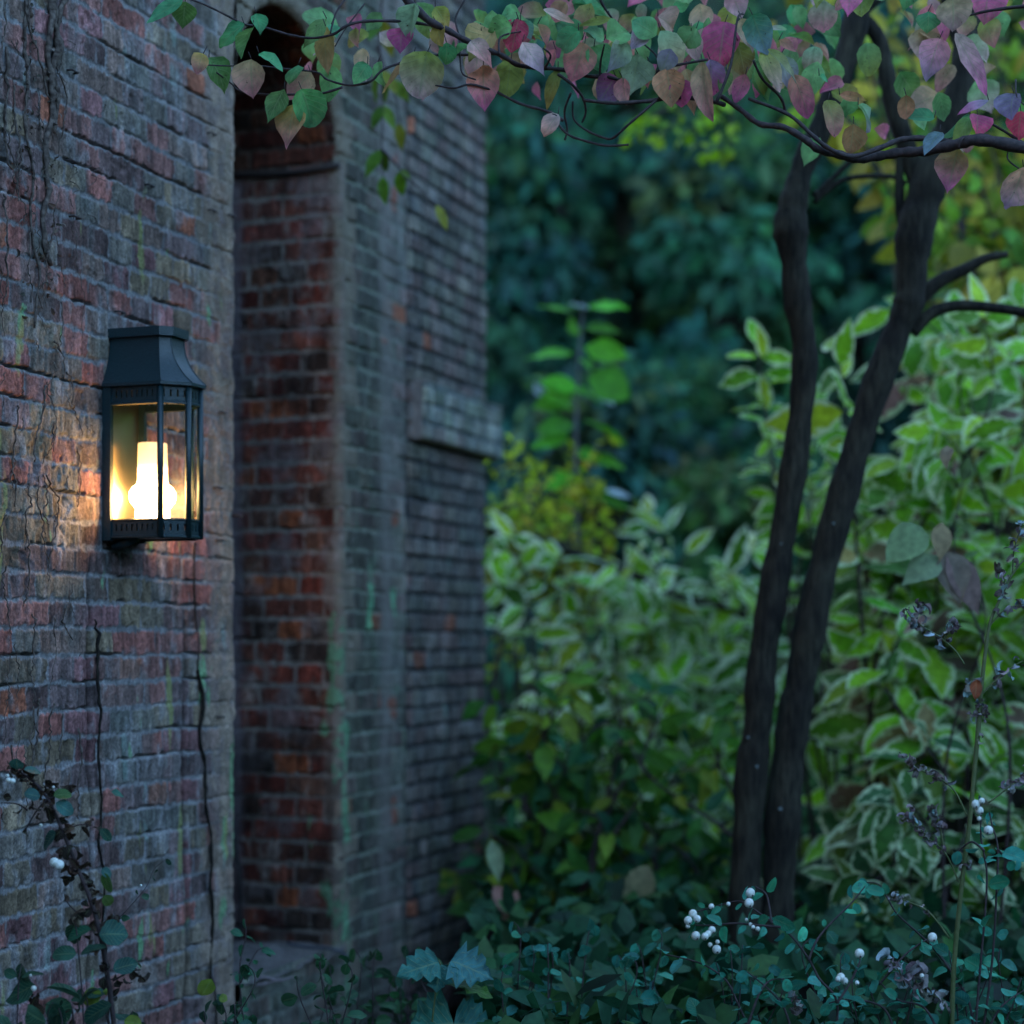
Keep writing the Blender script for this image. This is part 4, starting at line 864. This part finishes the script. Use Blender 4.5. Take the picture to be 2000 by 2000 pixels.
# ------------------------------------------------------------------ snowberries in the foreground
BL = [(0.032,0.244,0.164), (0.027,0.213,0.153), (0.042,0.277,0.174), (0.023,0.192,0.106), (0.046,0.256,0.192)]
zb = lambda x, y: (1300+x/2.76, 1300+y/2.76)
def snowberry(name, label, Z, stems, berries, L=.050, cols=None, gap=.05, r0=.0032, face=.55, extra=None, cat='shrub', group=None, dry=None):
    cols = cols or BL
    b0 = at(*stems[0][0], Z)*np.array([1, 1, 0]); o = thing(name, b0, label, cat, group); mb = MB(); LV = Leaves()
    for st in stems:
        zz = Z + random.uniform(-.07, .07); p = px_path([(x, y, zz + .02*i) for i, (x, y) in enumerate(st)], zz, 6); mb.tube(p, rad_of(p, [r0, r0*.45]), 6)
        stem_leaves(LV, p, L, .68, cols, .12, gap, .25, .75, face, True, (.1, .5), .25, .006, .35)
    mb.build('stems', M_TWIG, o); LV.build('leaves', M_DULL, o, 'round', 5, .03)
    for (x, y, d) in berries:
        c = at(x, y, Z-.03+random.uniform(-.02, .02)); r = d/F*Z/2; mb = MB(); mb.ball(c, r, 16, 10, (1, 1, 1.04)); be = mb.build('berry', M_BERRY, o)
        m2 = MB(); m2.ball(c + np.array([random.uniform(-.45, .45)*r, -.8*r, -.5*r]), r*.24, 8, 5); m2.build('calyx', M_IRON, be)
    return o
Zs = 4.15
BL = [(a*1.3, b*1.35, c*1.35) for a, b, c in BL]
B1 = [(147,1337,44),(122,1375,46),(170,1365,40),(163,1457,48),(212,1460,40),(250,1425,40),(230,1445,34),(275,1530,48),(240,1505,26),(280,1490,24),(457,1225,50),(450,1280,50),(247,1298,30),(338,1285,24),(457,1395,20),(472,1410,22),(497,1420,26),(437,1370,18),(120,1405,24)]
snowberry('snowberry_shrub', 'arching snowberry sprig loaded with white berry clusters in front of the twin stems', Zs,
   [[zb(900,2100), zb(925,1820), zb(830,1690), zb(770,1580), zb(680,1460), zb(600,1400), zb(470,1310), zb(400,1270), zb(300,1290), zb(160,1330)],
    [zb(620,1410), zb(500,1400), zb(380,1390), zb(250,1400), zb(160,1400)], [zb(770,1590), zb(810,1490), zb(870,1410), zb(950,1330), zb(1010,1270), zb(1075,1190)],
    [zb(570,1390), zb(560,1310), zb(540,1230), zb(480,1190)], [zb(925,1820), zb(1000,1700), zb(1045,1600), zb(1045,1570)],
    [zb(450,1960), zb(380,1800), zb(320,1690), zb(200,1610), zb(60,1570), zb(0,1560)], [zb(430,1980), zb(500,1780), zb(560,1700), zb(640,1690)], [zb(700,2050), zb(640,1850), zb(560,1750), zb(440,1650)]],
   [(*zb(x, y), d/2.76) for x, y, d in B1] + [(*zb(1045,1552), 18.5), (*zb(945,1680), 16), (*zb(965,1700), 14), (*zb(930,1690), 11), (*zb(1032,1710), 9)], group='snowberry bushes')
snowberry('snowberry_shrub', 'snowberry bush with a lone white berry below the dry stalk at lower right', Zs+.05,
   [[zb(1670,2100), zb(1640,1830), zb(1560,1680), zb(1440,1520), zb(1370,1450), zb(1250,1340), zb(1200,1260), zb(1150,1180), zb(1080,1170)],
    [zb(1150,1720), zb(1280,1570), zb(1370,1500), zb(1420,1470)], [zb(1250,2050), zb(1180,1850), zb(1000,1800), zb(880,1820)], [zb(1500,2050), zb(1400,1850), zb(1250,1800), zb(1150,1700)],
    [zb(1700,2050), zb(1800,1850), zb(1932,1750)]],
   [(*zb(1438,1465), 18), (*zb(1382,1672), 9)], group='snowberry bushes')
snowberry('snowberry_shrub', 'upright snowberry with two tall thin stems and berries at the right edge', Zs,
   [[zb(1660,2100), zb(1690,1700), zb(1725,1300), zb(1730,1100), zb(1700,930), zb(1700,780), zb(1690,700)], [zb(1700,2050), zb(1760,1600), zb(1785,1200), zb(1790,980), zb(1760,860), zb(1745,790)],
    [zb(1790,990), zb(1850,1050), zb(1890,1030)], [zb(1720,1000), zb(1650,950), zb(1580,1000)]],
   [(*zb(1672,748), 17), (*zb(1692,782), 16), (*zb(1705,730), 12), (*zb(1740,888), 18), (*zb(1690,825), 9)], group='snowberry bushes', L=.05, gap=.075)
# lower leafy bushes along the bottom edge
BL = [(a/1.3, b/1.35, c/1.35) for a, b, c in BL]
def low_bush(label, x0, x1, ytop, ybot, Z, n, L, cols=BL, group='leafy low bushes along the wall foot'):
    st = []
    for i in range(n):
        x = random.uniform(x0, x1); y = random.uniform(ytop, ybot); st.append([(x+random.uniform(-90, 90), 2250), (x+random.uniform(-50, 50), (y+2250)/2), (x+random.uniform(-15, 15), y+40), (x, y)])
    return snowberry('low_bush', label, Z, st, [], L*1.1, cols, L*1.25, .0024, .6, group=group)
low_bush('low bush of oval blue-green leaves under the berry clusters', 1270, 1620, 1830, 2050, 4.4, 22, .052)
low_bush('low bush of small leaves left of the berry clusters', 970, 1300, 1800, 2030, 4.6, 22, .050)
low_bush('dense low bush in the bottom right corner', 1560, 2100, 1850, 2080, 4.3, 34, .046)
low_bush('dark green bush at the foot of the pier', 640, 860, 1830, 2050, 4.9, 16, .055, [(.02, .10, .035), (.03, .12, .04), (.02, .08, .04)])
low_bush('low leafy bush in front of the recess sill', 450, 680, 1850, 2050, 4.5, 12, .048, [(.02, .10, .045), (.03, .11, .05)])
low_bush('sparse low leaves at the foot of the wall below the lantern', 180, 470, 1880, 2040, 4.2, 10, .045, [(.03, .10, .07), (.03, .09, .05)])
low_bush('big-leaved low plant in the bottom left corner', -20, 230, 1800, 2000, 4.0, 7, .075, [(.025, .09, .055), (.03, .10, .06)])
snowberry('leaf_sprig', 'small green sprig standing against the worn wall corner', 4.7, [[(480, 2050), (468, 1900), (480, 1830), (478, 1795)], [(470, 1920), (500, 1860), (520, 1850)]], [], .042, [(.02, .14, .07)], .045, .002, cat='sprig')
z6 = lambda x, y: (x/2.76, 1300+y/2.76)
snowberry('leaf_sprig', 'thin twig with tiny leaves crossing the wall at lower left', 4.35, [[z6(600, 1400), z6(700, 1300), z6(790, 1190), z6(830, 1100), z6(900, 1040)]], [(*z6(760, 1185), 5)], .028, [(.03, .10, .06)], .05, .0012, cat='sprig')
# lobed leaves on a stalk, bottom centre
lf = thing('lobed_leaf_plant', at(850, 1250, 4.5)*np.array([1, 1, 0]), 'plant with three large jagged blue-green leaves at the bottom centre', 'plant')
zc = lambda x, y: (600+x/2.76, 1300+y/2.76)
mb = MB(); p = px_path([zc(640, 2300), zc(690, 1780), zc(735, 1650), zc(775, 1600)], 4.45); mb.tube(p, .0022, 6); p = px_path([zc(735, 1650), zc(710, 1590)], 4.45); mb.tube(p, .0018, 6)
p = px_path([zc(760, 2300), zc(780, 2000), zc(790, 1930)], 4.42); mb.tube(p, .0022, 6); mb.build('stalks', M_STEM, lf)
LV = Leaves()
for b_, t_, w_, c, nn in ((zc(710,1600), zc(480,1660), 48, (.045, .20, .16), UP*.8+TOCAM*.8), (zc(720,1610), zc(690,1760), 44, (.045, .19, .16), UP*.7+TOCAM*.6), (zc(775,1590), zc(1010,1680), 52, (.05, .19, .18), UP*.8+TOCAM*.8), (zc(735,1700), zc(1010,1760), 26, (.05, .14, .02), UP+TOCAM*.2), (zc(790,1930), zc(540,1960), 90, (.03, .15, .10), UP*.8+TOCAM*.8), (zc(790,1930), zc(980,1940), 60, (.03, .15, .12), UP*.8+TOCAM*.8)):
    D = at(*t_, 4.42)-at(*b_, 4.45); LV.add(at(*b_, 4.45), D, nn+rv(.1), np.linalg.norm(D), w_/F*4.45*1.9, c, None, .25, .12)
LV.build('leaves', M_DULL, lf, 'lobed', 7, .05)

# ------------------------------------------------------------------ dry stalk at the right edge
ds = thing('dry_stalk', at(1870, 1250, 4.2)*np.array([1, 1, 0]), 'tall green stalk with shrivelled grey-brown curled leaves at the right edge', 'plant')
Zd = 4.22; mb = MB(); zr = lambda x, y: (1300+x/2.76, 600+y/2.76)
p = px_path([zb(1540, 2400), zb(1550, 1700), zb(1600, 1150), zb(1635, 880), zb(1665, 560), zb(1700, 150), zb(1715, 0), zr(1745, 1720), zr(1790, 1600), zr(1870, 1440), zr(1960, 1330)], Zd); mb.tube(p, rad_of(p, [.0058, .0055, .0052, .005, .0047, .004, .003, .0018]), 10); mb.build('stalk', M_STEM, ds)
LV = Leaves(); mb = MB()
DRYC = [(0.253,0.215,0.213), (0.405,0.353,0.346), (0.177,0.125,0.133), (0.304,0.405,0.399), (0.125,0.089,0.080)]
def curly(pt, s):
    for k in range(random.randint(1, 3)):
        LV.add(pt+rv(.004), rv()-UP*.3, rv(), s*random.uniform(.6, 1.2), s*random.uniform(.35, .6), jit(random.choice(DRYC)), None, random.uniform(1.5, 4.5), random.uniform(.4, 1.4))
SB = [([zb(1625, 810), zb(1560, 680), zb(1480, 610), zb(1400, 575), zb(1330, 540), zb(1295, 490)], .024), ([zb(1580, 1170), zb(1530, 1050), zb(1480, 980), zb(1400, 920), zb(1340, 840), zb(1270, 815)], .022), ([zb(1400, 910), zb(1350, 850), zb(1310, 760)], .022), ([zb(1500, 985), zb(1480, 880), zb(1460, 810), zb(1420, 770)], .024),
      ([zb(1740, 740), zb(1820, 680), zb(1900, 620), zb(2000, 560)], .028), ([zb(1700, 160), zb(1780, 80), zb(1880, 0), zb(2000, -60)], .026), ([zr(1610, 1925), zr(1560, 1850), zr(1480, 1780), zr(1400, 1730), zr(1330, 1680), zr(1290, 1620)], .026), ([zr(1745, 1720), zr(1830, 1630), zr(1932, 1600)], .03),
      ([zr(1790, 1600), zr(1830, 1500), zr(1800, 1400)], .03), ([zb(1530, 1470), zb(1420, 1330), zb(1300, 1270), zb(1220, 1240)], .02), ([zb(1640, 830), zb(1700, 300), zb(1690, 200)], .02), ([zb(1700, 100), zb(1660, 70), zb(1640, 130)], .03), ([zb(1695, 210), zb(1720, 250), zb(1650, 280)], .02), ([zr(1870, 1440), zr(1880, 1300), zr(1925, 1160)], .03), ([zr(1350, 1700), zr(1370, 1620), zr(1380, 1600)], .03), ([zr(1500, 1790), zr(1540, 1720), zr(1560, 1700)], .025), ([zb(1580, 1000), zb(1640, 1080), zb(1600, 1100)], .018),
      ([zb(1300, 1750), zb(1260, 1650), zb(1200, 1580)], .04), ([zb(1400, 1800), zb(1350, 1700), zb(1360, 1620)], .04), ([zb(1550, 1900), zb(1480, 1800), zb(1420, 1780)], .04), ([zb(720, 1900), zb(700, 1840), zb(690, 1800)], .03)]
for st, s in SB:
    p = px_path(st, Zd, 5); mb.tube(p, rad_of(p, [.0022, .0010]), 5)
    for i in range(len(p)//3, len(p)): 
        if random.random() < .85: curly(p[i], s*.95)
rb_ = at(*zb(1675, 75), Zd-.02); LV.add(rb_, np.array([-.1, -.3, -1.]), TOCAM+rv(.2), .05, .03, (.28, .06, .02), (.22, .05, .02), .3, .3)
mb.build('side_stems', M_STEM, ds); LV.build('dry_leaves', M_DRY, ds, 'ovate', 5, .10)

# ------------------------------------------------------------------ withered plant at lower left
wp = thing('withered_bush', at(230, 1250, 4.0)*np.array([1, 1, 0]), 'withered brown bush with a pair of white berries against the wall at lower left', 'bush')
Zw = 4.05; mb = MB(); LV = Leaves(); L2 = Leaves()
main = px_path([z6(640, 2300), z6(610, 1900), z6(560, 1550), z6(500, 1300), z6(430, 1120), z6(340, 900), z6(260, 720), z6(150, 600), z6(60, 560)], Zw); mb.tube(main, rad_of(main, [.006, .0055, .005, .004, .003, .0018]), 8)
sub = [[z6(500, 1300), z6(420, 1330), z6(350, 1260)], [z6(560, 1450), z6(600, 1380), z6(640, 1340)], [z6(340, 900), z6(420, 860), z6(500, 860)], [z6(260, 720), z6(330, 690), z6(380, 640)], [z6(150, 780), z6(90, 745), z6(0, 740)], [z6(260, 720), z6(200, 780), z6(130, 900)], [z6(430, 1120), z6(330, 1060)], [z6(610, 1700), z6(700, 1650), z6(760, 1640)], [z6(200, 2300), z6(190, 1900), z6(175, 1780)], [z6(400, 1950), z6(380, 1830), z6(330, 1850)]]
BR = [(0.027,0.014,0.011), (0.041,0.019,0.014), (0.018,0.011,0.010), (0.054,0.026,0.016)]
for st in sub: p = px_path(st, Zw, 5); mb.tube(p, rad_of(p, [.0025, .0012]), 5); [LV.add(q+rv(.008), rv()-UP*.5, rv()+TOCAM*.5, random.uniform(.016, .034), random.uniform(.01, .022), jit(random.choice(BR)), None, random.uniform(.5, 3), .6) for q in p if random.random() < .7]
for i, q in enumerate(main):
    if i > 6:
        for _ in range(2): LV.add(q+rv(.012), rv()-UP*.6, rv()+TOCAM*.5, random.uniform(.018, .04), random.uniform(.010, .024), jit(random.choice(BR)), None, random.uniform(.5, 3.2), .6)
for b_, t_, w_, c in ((z6(300,900), z6(230,980), 32, (.02,.09,.07)), (z6(535,1450), z6(680,1440), 46, (.02,.11,.085)), (z6(490,1420), z6(360,1460), 24, (.02,.10,.06)), (z6(90,500), z6(90,560), 22, (.02,.10,.08)), (z6(130,560), z6(215,570), 20, (.02,.12,.10)), (z6(130,690), z6(210,700), 22, (.02,.10,.09)), (z6(300,740), z6(390,790), 24, (.03,.14,.12)), (z6(290,700), z6(380,690), 20, (.05,.12,.03)), (z6(545,1100), z6(600,1130), 16, (.02,.10,.09)), (z6(610,1640), z6(730,1600), 26, (.02,.10,.08)), (z6(540,880), z6(600,940), 16, (.02,.11,.07)), (z6(600,680), z6(665,700), 18, (.02,.13,.09)), (z6(190,1720), z6(30,1800), 40, (.02,.08,.05)), (z6(250,1820), z6(370,1900), 40, (.03,.10,.05)), (z6(600,1830), z6(450,1900), 30, (.02,.09,.06)), (z6(560,1120), z6(590,1220), 16, (.06,.13,.03)), (z6(560,1240), z6(600,1290), 18, (.07,.14,.03))):
    D = at(*t_, Zw-.02)-at(*b_, Zw-.03); L2.add(at(*b_, Zw-.03), D, TOCAM*.8+UP*.7+rv(.2), np.linalg.norm(D)*1.1, w_/F*Zw*1.3, jit(c, .1), None, .3, .2)
mb.build('stems', M_TWIG, wp); LV.build('withered_leaves', M_DRY, wp, 'ovate', 5, .08); L2.build('leaves', M_DULL, wp, 'round', 5, .03)
for (x, y, d) in ((293, 1060, 50), (319, 1074, 54), (45, 618, 28), (68, 622, 32), (40, 592, 16), (182, 1740, 30), (220, 860, 18), (165, 1670, 14), (288, 655, 14)):
    c = at(*z6(x, y), Zw-.05); r = d/2.76/F*Zw/2; m_ = MB(); m_.ball(c, r, 16, 10); m_.build('berry', M_BERRY, wp)
# yellow leaves among the low plants at the wall foot
for i, (b_, t_, w_, lab) in enumerate(((z6(1140,1690), z6(1085,1780), 30, 'yellow-green speckled leaf standing among the low plants, largest of the yellow ones'), (z6(1180,1790), z6(1225,1800), 18, 'small round yellow-green leaf right of the large speckled one'), (z6(545,1760), z6(445,1810), 30, 'pale yellow leaf against the wall left of the speckled one'), (z6(560,1770), z6(600,1740), 18, 'narrow yellow leaf touching the withered stem'), (z6(670,1915), z6(760,1930), 24, 'yellow-green leaf at the very bottom below the withered bush'), (z6(280,1990), z6(350,1880), 26, 'olive yellow leaf low beside the corner plant'))):
    LVy = Leaves(); D = at(*t_, 4.12)-at(*b_, 4.12); LVy.add(at(*b_, 4.12), D, TOCAM*.8+UP*.6+rv(.15), np.linalg.norm(D)*1.05, w_/F*4.12*1.15, (.16, .24, .03), (.22, .27, .04), .3, .25)
    tg = LVy.build('yellow_leaf', M_LEAF, None, 'round', 7, .05); tag(tg, lab, 'leaf', 'yellow leaves at the wall foot')

# ------------------------------------------------------------------ dead climber on the wall, cable, hose, sticks
dv = thing('dead_climber', wall_pt(80, 1100), 'dead climber stems and rootlets clinging to the left part of the brick wall', 'climber')
mb = MB()
def climb(pts, r, d=.006, wob=3):
    q = []
    for i, (x, y) in enumerate(pts): q.append(wall_pt(x, y, d+random.uniform(-.002, .006)))
    p = smooth_path(q, 5); p = p + np.array([N*random.gauss(0, .0015) + U*random.gauss(0, .0025) for _ in p]); mb.tube(p, rad_of(p, [r, r*.6])*(1+rng.normal(0, .2, len(p))), 5)
climb([(110, -60), (100, 20), (108, 80), (96, 150), (100, 210), (85, 300), (90, 370), (80, 440), (95, 520)], .011)
climb([(96, 20), (90, 110), (108, 190), (97, 260)], .008); climb([(60, -40), (45, 60), (50, 160), (44, 240), (62, 340), (55, 440), (72, 540), (60, 640)], .005)
climb([(45, 0), (55, 60), (80, 150), (92, 200)], .004); climb([(5, 90), (12, 170), (5, 260), (14, 330)], .004); climb([(108, 140), (124, 190), (118, 240), (108, 300)], .0022)
climb([(130, -20), (110, 30), (105, 90)], .008)
for i in range(60):
    x = random.uniform(-20, 150); y = random.uniform(20, 1500); n_ = random.randint(3, 6); pts = [(x, y)]
    for k in range(n_): x += random.gauss(0, 6); y += random.uniform(15, 45); pts.append((x, y))
    climb(pts, random.uniform(.0010, .0028), .005)
for i in range(26):
    x = random.uniform(0, 210); y = random.uniform(0, 1000); climb([(x, y), (x+random.gauss(0, 8), y+12), (x+random.gauss(0, 12), y+26)], .0012, .008)
mb.build('stems', M_VINE, dv); mb = MB()
climb([(183, 1210), (188, 1262), (183, 1330), (191, 1400), (186, 1480), (194, 1560), (191, 1640), (201, 1720), (199, 1820), (207, 1900), (205, 2000)], .0042, .004); climb([(383, 1310), (392, 1370), (387, 1440), (399, 1500), (395, 1570), (409, 1640), (404, 1720), (414, 1800), (408, 1880), (414, 1950), (418, 2050)], .0062, .005); climb([(376, 1060), (380, 1180), (383, 1310)], .003, .004)
mb.build('stems', M_DARKVINE, dv)
LVr = Leaves()
for i in range(120):
    x = random.choice([random.gauss(97, 9), random.gauss(55, 14)]); y = random.uniform(-20, 620); LVr.add(wall_pt(x, y, .008), U*random.gauss(0, 1)+UP*random.gauss(0, 1)+N*.3, N+rv(.5), random.uniform(.01, .025), random.uniform(.005, .012), jit(random.choice([(.05, .04, .035), (.16, .13, .12), (.10, .06, .05)])), None, 1.5, .5)
rl = LVr.build('rootlets', M_DRY, dv, 'low', 3); rl['kind'] = 'stuff'
cb = MB(); q = lambda d, y, s=S_J1: P0 + U*(s-.02) + N*d + UP*(EYE + (HY-y)/F*6.1)
cb.tube(smooth_path([q(-.39, 1540), q(-.385, 1620), q(-.36, 1700), q(-.355, 1790), q(-.36, 1840)], 6), .006, 8)
c_ = cb.build('cable', M_CABLE, None); tag(c_, 'black cable hanging down inside the brick recess', 'cable')
cb = MB(); cb.tube(px_path([(560, 1842), (600, 1850), (640, 1852), (670, 1862), (684, 1880)], 5.85), .0055, 10)
c_ = cb.build('hose', simple('blue_grey_hose', (.02, .025, .035), .5), None); tag(c_, 'dark hose curving over the sill of the recess', 'hose')
for i, (pts, lab) in enumerate((([(478, 1922), (510, 1908), (545, 1915), (573, 1908)], 'pale forked stick, upper of the two on the recess sill'), ([(474, 1926), (515, 1922), (548, 1912)], 'pale short stick, lower of the two on the recess sill'))):
    cb = MB(); p = px_path(pts, 5.45); cb.tube(p, rad_of(p, [.006, .003]), 7); c_ = cb.build('stick', simple('weathered_wood', (.26, .22, .23), .9, 0, .2, (.14, .11, .11), .6, 90), None); tag(c_, lab, 'stick', 'sticks on the sill')
